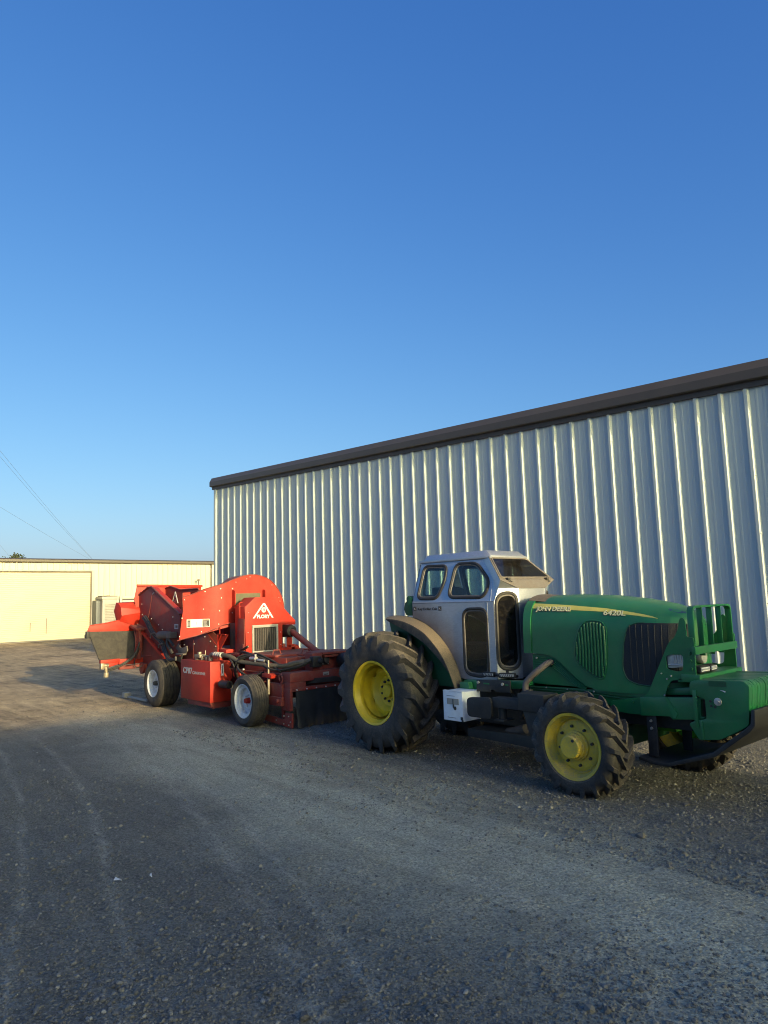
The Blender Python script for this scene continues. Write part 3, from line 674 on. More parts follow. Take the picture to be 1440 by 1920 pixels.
m=MB(); m.tube([(-3.985,5.60,.995),(-3.99,5.50,.99),(-4.03,5.40,.93),(-4.10,5.36,.86),(-4.135,5.345,.80),(-4.13,5.34,.70)],.029,14,6); m.build('exhaust_elbow',M['grey_pipe'],tr)
m=MB(); m.tube([(-4.57,5.60,.29),(-4.45,5.59,.32),(-4.34,5.58,.355)],.045,14,4); m.build('tail_pipe',M['grey_pipe'],tr)
# ---- side gear between the wheels
t=MB(); t.box(-4.955,-4.702,5.10,5.36,.440,.715); wb=t.build('tool_box',M['white_box'],tr,.006)
m=MB(); m.box(-4.90,-4.75,5.093,5.099,.595,.650); m.build('box_label',M['cabinet'],wb)
m=MB(); m.box(-4.82,-4.814,5.088,5.0985,.565,.645); m.lathe([(0,-.012),(.012,-.010),(.018,0)],(-4.80,5.0985,.56),14); m.build('latch',M['cast'],wb)
m=MB(); m.box(-4.905,-4.80,5.096,5.0995,.672,.675); m.box(-4.90,-4.79,5.096,5.0995,.468,.471); m.build('box_seam',M['grey_pipe'],wb)
m=MB(); m.bolt((-4.715,5.115,.45),(.3,-1,0),.012,.02,8); m.box(-4.73,-4.705,5.095,5.12,.455,.485); m.build('box_catch',M['cast'],wb)
m=MB(); m.box(-4.955,-4.702,5.098,5.13,.716,.722); m.box(-4.70,-4.697,5.12,5.35,.45,.705); m.build('box_lid',M['white_box'],wb)
m=MB(); m.prism(rnd([(-4.63,.505),(-4.63,.68),(-4.335,.70),(-4.335,.505)],.05),'y',5.08,5.11); m.build('step_plate',M['black'],tr,.004)
m=MB(); m.box(-4.334,-4.03,5.10,5.20,.612,.702); m.build('step_beam',M['black'],tr,.008)
m=MB(); m.box(-4.03,-3.75,5.08,5.30,.615,.765); m.prism([(-4.01,.614),(-3.75,.614),(-3.80,.45),(-3.86,.33),(-3.92,.325),(-3.96,.45)],'y',5.12,5.24); m.build('step_bracket',M['black'],tr,.012)
m=MB(); m.cyl((-4.12,5.28,.70),(-4.02,5.28,.73),.05,14); m.cyl((-4.45,5.34,.62),(-4.2,5.34,.62),.06,14); m.cyl((-4.30,5.2,.50),(-4.30,5.2,.62),.04,12); m.box(-4.36,-4.24,5.14,5.28,.485,.50); m.build('filter_housing',M['cast'],tr,.004)
m=MB(); m.prism([(-4.95,.790),(-4.16,.826),(-4.16,.785),(-4.24,.750),(-4.37,.742),(-4.78,.73),(-4.80,.70),(-4.95,.685)],'y',5.40,5.50); m.build('cab_mount',M['green'],tr,.008)
m=MB(); m.prism([(-4.95,.775),(-4.83,.78),(-4.80,.66),(-4.93,.655)],'y',5.33,5.398); m.build('mount_foot',M['green'],tr,.012)
m=MB(); m.prism([(-4.69,.818),(-4.28,.832),(-4.28,.722),(-4.46,.716),(-4.47,.735),(-4.51,.733),(-4.52,.712),(-4.695,.708)],'y',5.30,5.318); hg=m.build('hanger_plate',M['black'],tr,.003)
m=MB(); m.bolt((-4.665,5.30,.795),(0,-1,0),.016,.014); m.bolt((-4.365,5.30,.795),(0,-1,0),.016,.014); m.build('hanger_bolt',M['steel'],hg)
m=MB(); m.box(-4.60,-4.53,5.296,5.2995,.782,.795); m.box(-4.335,-4.30,5.296,5.2995,.786,.798); m.build('hanger_slot',M['green'],hg)
m=MB(); m.tube([(-4.3,5.5,.72),(-4.18,5.40,.70),(-4.14,5.33,.62),(-4.20,5.35,.50)],.025,8,5); m.tube([(-4.42,5.5,.70),(-4.30,5.42,.66),(-4.10,5.40,.64)],.02,8,5); m.build('hose',M['hose'],tr)
# ---- rear mudguard
near=[(-6.00,1.402),(-5.92,1.400),(-5.84,1.392),(-5.72,1.374),(-5.60,1.341),(-5.486,1.297),(-5.37,1.237),(-5.237,1.124),(-5.141,1.02),(-5.07,.906),(-5.005,.775),(-4.975,.70)]
far=[(-6.13,1.420),(-6.07,1.430),(-6.011,1.434),(-5.90,1.430),(-5.80,1.421),(-5.636,1.384),(-5.457,1.309),(-5.287,1.187),(-5.158,1.044),(-5.067,.891),(-5.03,.78),(-5.018,.73)]
NS=24
def resam(P,n):
    P=spline([(p[0],0,p[1]) for p in P],6); L=[0]
    for a,b in zip(P,P[1:]): L.append(L[-1]+(b-a).length)
    out=[]
    for i in range(n):
        d=L[-1]*i/(n-1); k=0
        while k<len(L)-2 and L[k+1]<d: k+=1
        u=(d-L[k])/(L[k+1]-L[k]); q=P[k].lerp(P[k+1],u); out.append((q.x,q.z))
    return out
A=resam(near,NS); B=resam(far,NS)
for k,name in ((1,'mudguard'),(-1,'mudguard')):
    rings=[]
    for i,((ax,az),(bx,bz)) in enumerate(zip(A,B)):
        q=i/(NS-1); dp=.012+.085*math.sin(math.pi*min(1,q*1.15))**.7
        L=[(ax-.35*dp,5.312,az-dp),(ax-.01*dp,5.298,az-.02*min(1,dp/.05)),(ax,5.30,az),((ax*2+bx)/3,5.355,(az*2+bz)/3+.006),((ax+2*bx)/3,5.41,(az+2*bz)/3+.006),(bx,5.455,bz)]
        rings.append(L if k==1 else mir(L))
    m=MB(); m.loft(rings,False,False); o=m.build(name,M['fender'],tr,ang=45); md=o.modifiers.new('s','SOLIDIFY'); md.thickness=.010
    L=[(bx,5.462,bz) for bx,bz in B]+[(-5.02,5.462,.70),(-5.95,5.462,.70)]
    m=MB(); m.sweep(L if k==1 else mir(L),(0,.012*k,0)); m.build('inner_fender',M['green_dark'],tr)
# ---- cab
def rpoly(pts,r): # rounded 3D polygon
    return [tuple(p) for p in rnd3(pts,r)]
def rnd3(pts,r,n=6):
    out=[];N=len(pts)
    for i in range(N):
        a,b,c=Vector(pts[i-1]),Vector(pts[i]),Vector(pts[(i+1)%N]); da,dc=a-b,c-b
        k=min(r,da.length*.48,dc.length*.48); p,q=b+da.normalized()*k,b+dc.normalized()*k
        for j in range(n+1):
            t=j/n; out.append(p*(1-t)**2+b*2*t*(1-t)+q*t*t)
    return out
def lean(x,z): return (x,5.46+(z-1.57)*.14/.435,z)
W1=[lean(x,z) for x,z in ((-5.647,1.612),(-5.618,1.968),(-5.283,1.962),(-5.285,1.80),(-5.345,1.605))]
W1=[lean(x,z) for x,z in ((-5.655,1.612),(-5.640,1.970),(-5.290,1.962),(-5.280,1.79),(-5.350,1.606))]
W2=[lean(x,z) for x,z in ((-5.195,1.616),(-5.165,1.972),(-4.860,1.966),(-4.648,1.765),(-4.690,1.606))]
W3=[(-4.975,5.46,.842),(-4.972,5.46,1.497),(-4.650,5.46,1.500),(-4.655,5.46,.858),(-4.76,5.46,.826)]
DG=Vector((.135,.22,0)).normalized()
def obl(s,z): p=Vector((-4.555,5.46,z))+DG*s; return tuple(p)
W4=[obl(.015,.905),obl(.018,1.64),obl(.232,1.655),obl(.235,.905)]
W5=[(-4.667,5.665,1.997),(-4.662,6.155,1.990),(-4.424,6.30,1.750),(-4.428,5.595,1.750)]
W5=[(-4.662,5.645,1.992),(-4.662,6.20,1.992),(-4.462,6.34,1.79),(-4.462,5.53,1.79)]
def shrink(loop,d):
    P=[Vector(p) for p in loop]; c=sum(P,Vector())/len(P); return [p+(c-p).normalized()*d for p in P]
cab=None
apex=(-4.460,5.458,1.772)
lower=[(-5.715,5.46,1.566),(-4.56,5.46,1.566),(-4.555,5.46,.812),(-4.95,5.46,.79),(-5.05,5.46,.80),(-5.09,5.46,.95),(-5.18,5.46,1.07),(-5.30,5.46,1.20),(-5.46,5.46,1.32),(-5.64,5.46,1.395),(-5.715,5.46,1.41)]
upper=[lean(-5.715,1.567),lean(-5.700,2.005),lean(-4.79,2.000),lean(-4.615,1.79),lean(-4.56,1.567)]
obp=[obl(0,.812),obl(0,1.567),(-4.475,5.475,1.775)]
obp=[obl(0,.812),obl(0,1.567),obl(.045,1.692),obl(.258,1.692),obl(.258,.812)]
h3=rnd3(W3,.10);h1=rnd3(W1,.07);h2=rnd3(W2,.085);h4=rnd3(W4,.11)
def rubber_window(parent,loop,gl,sgn=1):
    L=[Vector(p) for p in loop]; w=parent
    m=MB(); m.tube(L,.016,8,closed=True); fr=m.build('window_seal',M['cab_black'],w)
    m=MB(); m.tube(shrink(L,.022),.008,8,closed=True); m.build('seal_lip',M['cab_dusty'],fr)
    m=MB(); P=shrink(L,.008); m.sweep(P,(0,.004*sgn,0) if gl!='obl' else (-.004,.002,0)); return m.build('window_pane',M['glass'] if gl!='ws' else M['glass_dusty'],fr)
def both(fn):
    for k in (1,-1): fn(k)
def cabside(k):
    f=(lambda L:[tuple(p) for p in L]) if k==1 else (lambda L: mir([tuple(p) for p in L]))
    a=plate_holes(f(lower),[f(h3)],-.006 if k==1 else .006,'lower_cab_panel',M['cab'],tr)
    b=plate_holes(f(upper),[f(h1),f(h2)],.006 if k==1 else -.006,'upper_cab_panel',M['cab'],tr)
    c=plate_holes(f(obp),[f(h4)],-.006 if k==1 else .006,'corner_cab_panel',M['cab'],tr)
    rubber_window(a,f(h3),'s',k); rubber_window(b,f(h1),'s',k); rubber_window(b,f(h2),'s',k)
    L=[Vector(p) for p in f(h4)]
    m=MB(); m.tube(L,.018,8,closed=True); fr=m.build('window_seal',M['cab_black'],c)
    m=MB(); m.tube(shrink(L,.024),.009,8,closed=True); m.build('seal_lip',M['cab_dusty'],fr)
    m=MB(); m.sweep(shrink(L,.01),(-.004,.002*k,0)); m.build('window_pane',M['glass_dusty'],fr)
    # folded strip between upper panel, corner panel and windscreen
    m=MB(); s=f([lean(-4.615,1.79),lean(-4.79,2.0),(-4.715,5.595,2.024),apex,obl(.045,1.692),obl(0,1.567),lean(-4.56,1.567),obl(.258,1.692)])
    m.raw(s,[(0,1,2,3),(0,3,4,5),(0,5,6),(3,7,4)]); m.build('corner_fold',M['cab'],tr)
    # seams
    m=MB(); m.tube(f([(-5.715,5.456,1.567),(-4.555,5.456,1.567)]),.006,6); m.tube(f([(-4.640,5.455,.815),(-4.640,5.455,1.562)]),.0035,6); m.tube(f([lean(-4.60,1.575),lean(-4.63,1.79),lean(-4.80,1.985),lean(-5.69,1.99)]),.003,6); m.build('panel_seam',M['cab'],tr)
    m=MB()
    for i in range(9): m.bolt(f([(-5.66+.125*i,5.457,1.545)])[0],(0,-k,0),.004,.003,6)
    m.build('rivet',M['steel'],tr)
both(cabside)
ws=[(-4.712,5.60,2.022),(-4.712,6.20,2.022),(-4.452,6.34,1.772),(-4.452,5.46,1.772)]
ws=[(-4.712,5.60,2.024),(-4.712,6.20+.0,2.024),(-4.462,6.34,1.774),(-4.462,5.46,1.774)]
def P5(u,v): # windscreen plane
    a=Vector((-4.715,5.595,2.026)).lerp(Vector((-4.715,6.205,2.026)),u); b=Vector((-4.458,5.455,1.772)).lerp(Vector((-4.458,6.345,1.772)),u); return a.lerp(b,v)
hw=rnd3([P5(.045,.07),P5(.955,.07),P5(.965,.90),P5(.035,.90)],.035)
wp=plate_holes([P5(0,0),P5(1,0),P5(1,1),P5(0,1)],[hw],.006,'windscreen_panel',M['cab_dusty'],tr)
m=MB(); m.tube(hw,.011,8,closed=True); fr=m.build('windscreen_seal',M['cab_dusty'],wp)
m=MB(); m.sweep(shrink(hw,.004),(-.003,0,-.003)); m.build('windscreen_pane',M['glass_dusty'],fr)
m=MB(); m.sweep([(-4.458,5.458,1.774),(-4.458,6.342,1.774),(-4.414,6.122,1.690),(-4.414,5.678,1.690)],(-.006,0,-.004)); m.build('windscreen_sill',M['cab_dusty'],tr)
m=MB(); m.box(-4.432,-4.420,5.685,6.115,.82,1.688); m.build('front_cab_panel',M['cab'],tr,.003)
rw=rnd3([(-5.72,5.64,1.64),(-5.72,5.70,1.94),(-5.72,6.10,1.94),(-5.72,6.16,1.64)],.06)
rp_=plate_holes([(-5.72,y,z) for y,z in ((5.462,.95),(5.462,1.567),(5.60,1.995),(6.20,1.995),(6.338,1.567),(6.338,.95))],[rw],.006,'rear_cab_panel',M['cab'],tr)
m=MB(); m.tube(rw,.012,8,closed=True); fr=m.build('window_seal',M['cab_black'],rp_)
m=MB(); m.sweep(shrink(rw,.004),(.004,0,0)); m.build('window_pane',M['glass'],fr)
# roof: eave lip and raised cap
m=MB(); m.loft([[(-5.72,5.585,z1),(-4.77,5.585,z1),(-4.69,5.60,z1),(-4.69,6.20,z1),(-4.77,6.215,z1),(-5.72,6.215,z1)] for z1 in (2.006,2.034)]); m.build('roof_edge',M['cab'],tr,.004)
cap0=[(-5.66,5.60),(-4.80,5.60),(-4.71,5.62),(-4.71,6.22-.02),(-4.80,6.20),(-5.66,6.20)]; cap1=[(-5.63,5.635),(-4.83,5.635),(-4.78,5.645),(-4.78,6.155),(-4.83,6.165),(-5.63,6.165)]
m=MB(); m.loft([[(x,y,2.035) for x,y in cap0],[(x,y,2.092) for x,y in cap1]]); m.build('roof_cap',M['cab'],tr,.003)
m=MB()
for u in (.12,.84):
    p=P5(u,.97); m.box(p.x-.005,p.x+.03,p.y-.015,p.y+.02,p.z-.005,p.z+.016); m.tube([p+Vector((.02,0,.005)),p+Vector((.035,.02,-.02)),p+Vector((.03,.045,-.022))],.005,6,3)
m.build('wiper_mount',M['cast'],tr)
m=MB(); m.prism([(-5.74,1.43),(-5.74,1.62),(-5.80,1.65),(-5.83,1.63),(-5.83,1.59),(-5.86,1.57),(-5.88,1.50),(-5.84,1.43)],'y',5.47,5.55); m.build('rear_lamp_bracket',M['green_dark'],tr,.01)
lettering('Key Dollar Cab','lettering',M['dark_mark'],tr,(-5.632,5.4535,1.490),(1,0,0),(0,0,1),.036,.295,.002,bold=.0012)
for x0 in (-5.70,-5.318):
    m=MB(); m.prism([(x0,1.482),(x0+.045,1.482),(x0+.045,1.527),(x0,1.527)],'y',5.4535,5.4525); bd=m.build('maker_badge',M['dark_mark'],tr)
    lettering('K','badge_letter',M['grey_mark'],bd,(x0+.010,5.4515,1.492),(1,0,0),(0,0,1),.034,.026,.001)
# interior
m=MB(); m.box(-5.55,-5.1,5.68,6.12,.95,1.12); m.prism([(-5.62,1.1),(-5.45,1.1),(-5.53,1.72),(-5.64,1.74)],'y',5.68,6.12); m.build('seat',M['blackplastic'],tr,.03)
m=MB(); m.box(-5.70,-4.44,5.48,6.32,.82,.85); m.box(-4.62,-4.45,5.72,6.08,.85,1.38); m.build('cab_floor',M['blackplastic'],tr,.01)
m=MB(); m.cyl((-4.62,5.9,1.3),(-4.82,5.9,1.44),.022,10)
c=Vector((-4.83,5.9,1.45)); ax=Vector((-.2,0,.14)).normalized(); u=Vector((0,1,0)); w=ax.cross(u)
m.tube([c+u*.19*math.cos(t)+w*.19*math.sin(t) for t in [k*2*math.pi/28 for k in range(28)]],.014,7,closed=True); m.cyl(c-u*.19,c+u*.19,.011,6); m.build('steering_wheel',M['blackplastic'],tr)
# work lights below the corner windows
for x0,x1,y0,y1 in ((-4.70,-4.565,5.40,5.42),(-4.50,-4.345,5.40,5.47)):
    m=MB(); d=Vector((x1-x0,y1-y0,0)); p=Vector((x0,y0,.838)); nrm=Vector((d.y,-d.x,0)).normalized()
    q=[p+Vector((0,0,.045))*v+d*u for u,v in ((.04,0),(.96,0),(1,.5),(.96,1),(.04,1),(0,.5))]
    m.sweep(q,-nrm*.04); lb=m.build('work_light',M['blackplastic'],tr,.004)
    m=MB(); m.sweep([p+nrm*.002+Vector((0,0,.045))*v+d*u for u,v in ((.1,.25),(.9,.25),(.9,.75),(.1,.75))],-nrm*.01); ln=m.build('light_lens',M['lens'],lb)
    m=MB()
    for i in range(6):
        a=p+nrm*.003+d*(.13+.125*i)+Vector((0,0,.012)); b=a+d*.06+Vector((0,0,.02)); m.cyl(a,b,.0035,5)
    m.build('light_rib',M['blackplastic'],ln)
m=MB(); m.cyl((-4.55,5.44,.86),(-4.50,5.43,.86),.016,8); m.box(-4.46,-4.44,5.47,5.49,.88,.905); m.build('light_bracket',M['blackplastic'],tr)
# ---- front bracket plates, guard, weights
s5=lambda L,k=1.0073:[(x*k,1.62+(z-1.62)*k) for x,z in L]
PL=s5([(-2.701,1.391),(-2.679,1.411),(-2.657,1.391),(-2.652,1.259),(-2.597,1.250),(-2.601,.960),(-2.62,.932),(-2.80,.915),(-2.834,.871),(-2.928,.645),(-2.95,.628),(-3.015,.625),(-3.183,.62),(-3.366,.636),(-3.351,.711),(-3.047,.769),(-2.999,.82),(-2.817,1.185),(-2.789,1.225),(-2.754,1.25),(-2.72,1.313)])
HL=rnd(s5([(-2.836,1.000),(-2.836,1.098),(-2.80,1.116),(-2.70,1.118),(-2.692,1.085),(-2.702,1.0),(-2.74,.985)]),.03)
for k in (1,-1):
    y=5.52
    f=(lambda L:L) if k==1 else mir
    pl=plate_holes(f([(x,y,z) for x,z in rnd(PL,.014,3)]),[f([(x,y,z) for x,z in HL])],.012 if k==1 else -.012,'front_bracket',M['green'],tr)
    if k==1: pl0=pl
    m=MB(); m.prism(rnd(s5([(-2.838,1.005),(-2.836,1.112),(-2.70,1.114),(-2.70,1.02)]),.02),'y',5.545,5.60)
    lamp=m.build('headlamp',M['lens'],tr,.006) if k==1 else None
    if k==1:
        m=MB()
        for i in range(5): m.cyl((-2.80+.02*i,5.542,1.05),(-2.80+.02*i,5.542,1.11),.004,6)
        m.cyl((-2.85,5.540,1.03),(-2.72,5.540,1.03),.006,6); m.build('lens_rib',M['lens'],lamp)
for i,(x,z,r) in enumerate([(-3.015,.735,.019),(-3.012,.675,.019),(-2.955,.728,.014),(-2.955,.662,.014),(-3.17,.715,.012),(-2.82,.945,.008),(-2.855,.92,.008),(-2.885,.79,.007),(-2.655,1.13,.013),(-2.65,1.07,.012),(-2.648,1.01,.012),(-2.90,.96,.006)]):
    m=MB(); m.bolt((x,5.52,z),(0,-1,0),r,.014,6)
    if r>.018: m.lathe([(r*1.35,-.003),(r*1.35,0)],(x,5.52,z),16)
    m.build('plate_bolt',M['steel'] if r>.018 or r<.009 else M['green'],pl0)
GX_=-2.61
m=MB()
U=[(5.53,1.18),(5.53,1.46),(5.545,1.485),(5.575,1.497),(6.19,1.497),(6.225,1.485),(6.24,1.46),(6.24,1.18)]
I_=[(6.226,1.18),(6.226,1.45),(6.208,1.470),(6.180,1.480),(5.59,1.480),(5.562,1.470),(5.544,1.45),(5.544,1.18)]
m.prism(U+I_,'x',GX_-.05,GX_); gd=m.build('brush_guard',M['green'],tr,.002)
for y in (5.695,5.865,6.035):
    m=MB(); m.box(GX_-.047,GX_-.002,y-.005,y+.005,1.10,1.483); m.build('guard_bar',M['green'],gd,.002)
m=MB(); m.box(GX_-.02,GX_+.012,5.50,6.27,1.120,1.180); m.build('guard_rail',M['green'],gd,.003)
m=MB(); m.box(GX_-.12,GX_+.03,5.50,6.28,.905,.965); m.box(GX_-.16,GX_-.121,5.52,6.26,.90,.93); m.build('lower_rail',M['green'],gd,.006)
for y0,y1 in ((5.56,5.72),(5.735,5.85)):
    m=MB(); m.box(GX_-.06,GX_+.012,y0,y1,.972,1.025); lb=m.build('light_bar',M['blackplastic'],tr,.006)
    m=MB(); m.box(GX_+.0125,GX_+.016,y0+.01,y1-.01,.984,1.015); ln=m.build('light_lens',M['white_wheel'],lb)
    m=MB(); n=7
    for i in range(n):
        y=y0+.018+(y1-y0-.036)*i/(n-1); m.lathe([(0,.005),(.007,.004),(.0075,0)],(GX_+.016,y,1.0),10,'x')
    m.build('led',M['lens'],ln)
m=MB(); m.lathe([(0,.0),(.05,.0),(.058,-.02),(.05,-.07),(.0,-.09)],(GX_-.06,5.80,1.08),24,'x'); m.build('nose_lamp',M['lens'],tr)
m=MB(); m.prism([(-2.86,.84),(-2.70,.86),(-2.62,.90),(-2.62,.80),(-3.08,.77),(-3.08,.80)],'y',5.58,6.22); m.build('bumper_pan',M['green'],tr,.015)
m=MB(); m.prism(s5([(-3.08,.762),(-2.60,.800),(-2.548,.804),(-2.55,.79),(-2.575,.787),(-2.585,.66),(-2.555,.655),(-2.557,.647),(-2.589,.633),(-2.813,.613),(-2.835,.634),(-3.083,.617)],1.0),'y',5.47,5.515); ar=m.build('weight_arm',M['green'],tr,.004)
m=MB(); m.prism([(-2.865,.785),(-2.845,.785),(-2.765,.66),(-2.785,.625),(-2.80,.625)],'y',5.464,5.469); m.build('arm_gusset',M['green'],ar)
WT=rnd([(-2.643,.83),(-2.643,.91),(-2.60,.935),(-2.235,.950),(-2.195,.915),(-2.223,.635),(-2.30,.585),(-2.44,.508),(-2.60,.487),(-2.668,.601),(-2.64,.62),(-2.575,.64),(-2.53,.65),(-2.53,.80),(-2.57,.81)],.02,3)
for i in range(15):
    y=5.44+.0505*i; dz=random.uniform(-.003,.003); dx=random.uniform(-.004,.004)
    m=MB(); m.prism([(x+dx,z+dz) for x,z in WT],'y',y,y+.047); wt=m.build('suitcase_weight',M['green'],tr,.006)
    if i==0:
        m=MB(); m.prism(rnd([(-2.49,.895),(-2.49,.935),(-2.36,.938),(-2.36,.898)],.01),'y',5.4365,5.4395); m.build('weight_handle',M['green_dark'],wt)
        m=MB(); m.lathe([(0,-.02),(.014,-.02),(.016,-.008),(.028,-.006),(.03,0)],(-2.432,5.4395,.785),16); m.build('weight_bolt',M['steel'],wt)
        m=MB()
        for x,z in ((-2.455,.745),(-2.487,.785),(-2.485,.75)): m.lathe([(0,-.002),(.010,-.002),(.0105,0)],(x,5.4395,z),12)
        m.build('weight_hole',M['dark_mark'],wt)
        m=MB(); m.prism([(-2.62,.58),(-2.59,.58),(-2.59,.86),(-2.62,.86)],'y',5.434,5.4395); m.prism([(-2.575,.50),(-2.555,.50),(-2.56,.63),(-2.58,.63)],'y',5.434,5.4395); m.build('weight_boss',M['green'],wt,.002)
        m=MB(); m.prism([(-2.41,.872),(-2.38,.870),(-2.365,.862),(-2.375,.858),(-2.39,.866)],'y',5.437,5.4395); m.build('paint_chip',M['paper'],wt)
SK=[(-3.10,.275),(-2.95,.252),(-2.838,.258),(-2.479,.380),(-2.211,.592),(-2.172,.64),(-2.165,.750),(-2.190,.750),(-2.205,.648),(-2.24,.615),(-2.495,.412),(-2.845,.285),(-2.95,.278),(-3.10,.30)]
m=MB(); m.prism(SK,'y',5.42,6.42); m.build('skid_plate',M['black'],tr,.006)
m=MB(); m.prism([(-3.05,.62),(-2.965,.62),(-2.965,.30),(-3.05,.30)],'y',5.50,5.515); m.build('skid_strap',M['black'],tr,.003)
m=MB(); m.prism([(-2.97,.62),(-2.89,.62),(-2.89,.29),(-2.97,.29)],'y',5.92,5.935); m.build('skid_strap',M['black'],tr,.003)
m=MB()
for z in (.58,.52): m.bolt((-3.01,5.50,z),(0,-1,0),.013,.012)
m.bolt((-2.93,5.92,.58),(0,-1,0),.012,.012); m.build('strap_bolt',M['steel'],tr)
m=MB(); m.lathe([(0,.05),(.10,.05),(.14,.12),(.12,.20),(0,.2)],(FX2+.25,2*YC-5.07,FZ),28,'y',-1); m.build('inner_hub',M['sunlit_green'],fwr)
m=MB(); m.box(FX2+.02,FX2+.30,6.22,6.34,.36,.62); m.build('steering_knuckle',M['sunlit_green'],tr,.03)
# ------------------------------------------------------------------ red harvest machine
hv=thing('nut_conditioner','red towed nut conditioner with big fan scroll and white wheels coupled behind the tractor','harvester',(-9.8,YC,0))
def imp_wheel(cx,yo,sgn,Rr,wid,rim,hubcol,dish):
    m=MB(); f=rim+.012
    prof=[(f,.028),(f+.004,.020),(f-.004,.014),(rim-.006,.022),(rim-.012,.045),(rim-.040,.055),(rim-.045,.085),(rim-.03,.10),(rim-.035,dish),(rim*.62,dish+.012),(rim*.55,dish-.005),(rim*.36,dish-.004),(rim*.30,dish+.01),(0,dish+.01)]
    m.lathe(prof,(cx,yo,Rr-.005),48,'y',sgn); m.lathe([(f,wid-.02),(rim-.04,wid-.06),(rim-.045,.1)],(cx,yo,Rr-.005),48,'y',sgn)
    w=m.build('wheel',M['white_wheel'],hv,ang=30)
    m=MB(); pr=[(rim+.002,.028),(rim+.016,.018),(rim+(Rr-rim)*.35,.002),(rim+(Rr-rim)*.65,.004),(Rr-.035,.020),(Rr-.010,.036)]
    n=5; flat=[]
    a0,a1=.040,wid-.040
    for i in range(n):
        s=a0+(a1-a0)*i/n; e=a0+(a1-a0)*(i+1)/n; cr=lambda a: -.006*((a-wid/2)/(wid/2))**2
        flat+=[(Rr-.010,s),(Rr+cr(s),s+.004),(Rr+cr(e),e-.006),(Rr-.012,e-.003)]
    m.lathe(pr+flat+[(r,wid-a) for r,a in pr[::-1]],(cx,yo,Rr-.005),72,'y',sgn); m.build('tyre',M['rubber_road'],w,ang=40)
    m=MB(); m.lathe([(0,dish-.055),(.030,dish-.055),(.034,dish-.045),(.040,dish+.01)],(cx,yo,Rr-.005),20,'y',sgn); hb=m.build('hub',M[hubcol],w)
    for k in range(6):
        t=2*math.pi*(k+.3)/6; m=MB(); m.bolt((cx+.075*math.cos(t),yo+sgn*(dish-.004),Rr-.005+.075*math.sin(t)),(0,-sgn,0),.009,.014); m.build('wheel_nut',M['steel'],w)
    return w
imp_wheel(-8.47,4.90,1,.338,.245,.208,'red',.105)
imp_wheel(-11.33,4.90,1,.375,.36,.205,'cast',.09)
imp_wheel(-8.47,6.92,-1,.338,.245,.208,'red',.105)
imp_wheel(-11.33,6.92,-1,.375,.36,.205,'cast',.09)
m=MB(); m.cyl((-11.33,5.1,.37),(-11.33,6.7,.37),.06,12); m.build('rear_axle',M['red_dusty_shaded'],hv)
m=MB(); m.cyl((-8.47,5.05,.333),(-8.47,6.75,.333),.045,12); m.build('front_axle',M['red_dusty_shaded'],hv)
# ---- main hull
m=MB(); m.box(-12.4,-9.9,5.30,6.55,.42,.95); m.box(-9.9,-8.25,5.36,6.50,.42,.66); m.build('hull',M['red_dusty_shaded'],hv,.01)
bp_=[(-11.30,.60),(-11.30,1.30),(-10.25,1.30),(-9.84,1.14),(-9.84,.60)]
m=MB(); m.prism(bp_,'y',5.285,5.298); bpn=m.build('bolted_panel',M['red_dusty_shaded'],hv,.004)
for x,z in ((-10.24,1.12),(-10.06,1.055),(-9.89,.985),(-10.60,1.0),(-10.95,.98),(-11.08,.97),(-10.45,1.20),(-10.62,1.12)):
    m=MB(); m.bolt((x,5.285,z),(0,-1,0),.012,.014,8); m.build('panel_bolt',M['steel'],bpn)
m=MB(); m.box(-10.63,-10.62,5.280,5.2845,.70,1.26); m.build('panel_seam',M['red_dusty_shaded'],bpn)
m=MB(); m.prism([(-9.835,1.13),(-9.83,1.165),(-9.55,1.165),(-9.83,.90)],'y',5.30,5.31); m.tube([(-10.2,5.29,1.20),(-9.84,5.29,.985)],.010,6); m.tube([(-9.72,5.29,1.16),(-9.835,5.29,1.06)],.009,6); m.tube([(-9.84,5.29,1.165),(-9.6,5.29,1.165)],.009,6); m.tube([(-9.838,5.29,.90),(-9.838,5.29,1.165)],.009,6); m.tube([(-9.80,5.30,1.165),(-9.80,5.30,1.27)],.008,6); m.build('fan_stay',M['red'],hv)
m=MB(); m.box(-9.83,-9.60,5.30,5.60,.86,.945); m.box(-9.86,-9.80,5.30,5.36,.60,.94); m.box(-9.60,-9.42,5.36,5.56,.80,.87); m.build('fan_base',M['red'],hv,.006)
# ---- fan scroll: a spiral casing whose outlet swings to the near side
top=[(-10.0,4.804,1.746),(-9.93,4.93,1.785),(-9.85,5.053,1.843),(-9.78,5.20,1.890),(-9.75,5.346,1.932),(-9.75,5.56,2.007),(-9.75,5.685,2.045),(-9.75,5.845,2.066),(-9.75,6.017,2.042),(-9.75,6.171,1.975),(-9.75,6.292,1.860),(-9.75,6.381,1.715),(-9.75,6.424,1.555),(-9.75,6.40,1.40),(-9.75,6.32,1.28),(-9.75,6.15,1.18),(-9.75,5.9,1.15)]
bot=[(-9.75,5.57,1.30),(-9.75,5.45,1.320),(-9.755,5.344,1.310),(-9.78,5.216,1.254),(-9.83,5.10,1.212),(-9.88,4.984,1.166),(-9.95,4.85,1.133),(-10.02,4.723,1.10)]
ol=spline(top,4)+[Vector(p) for p in bot]
back=[Vector((p.x-.34,p.y+.20*max(0,min(1,(5.6-p.y)/.5)),p.z-.02*max(0,min(1,(5.6-p.y)/.5)))) for p in ol]
mid=[p.lerp(q,.03) for p,q in zip(ol,back)]
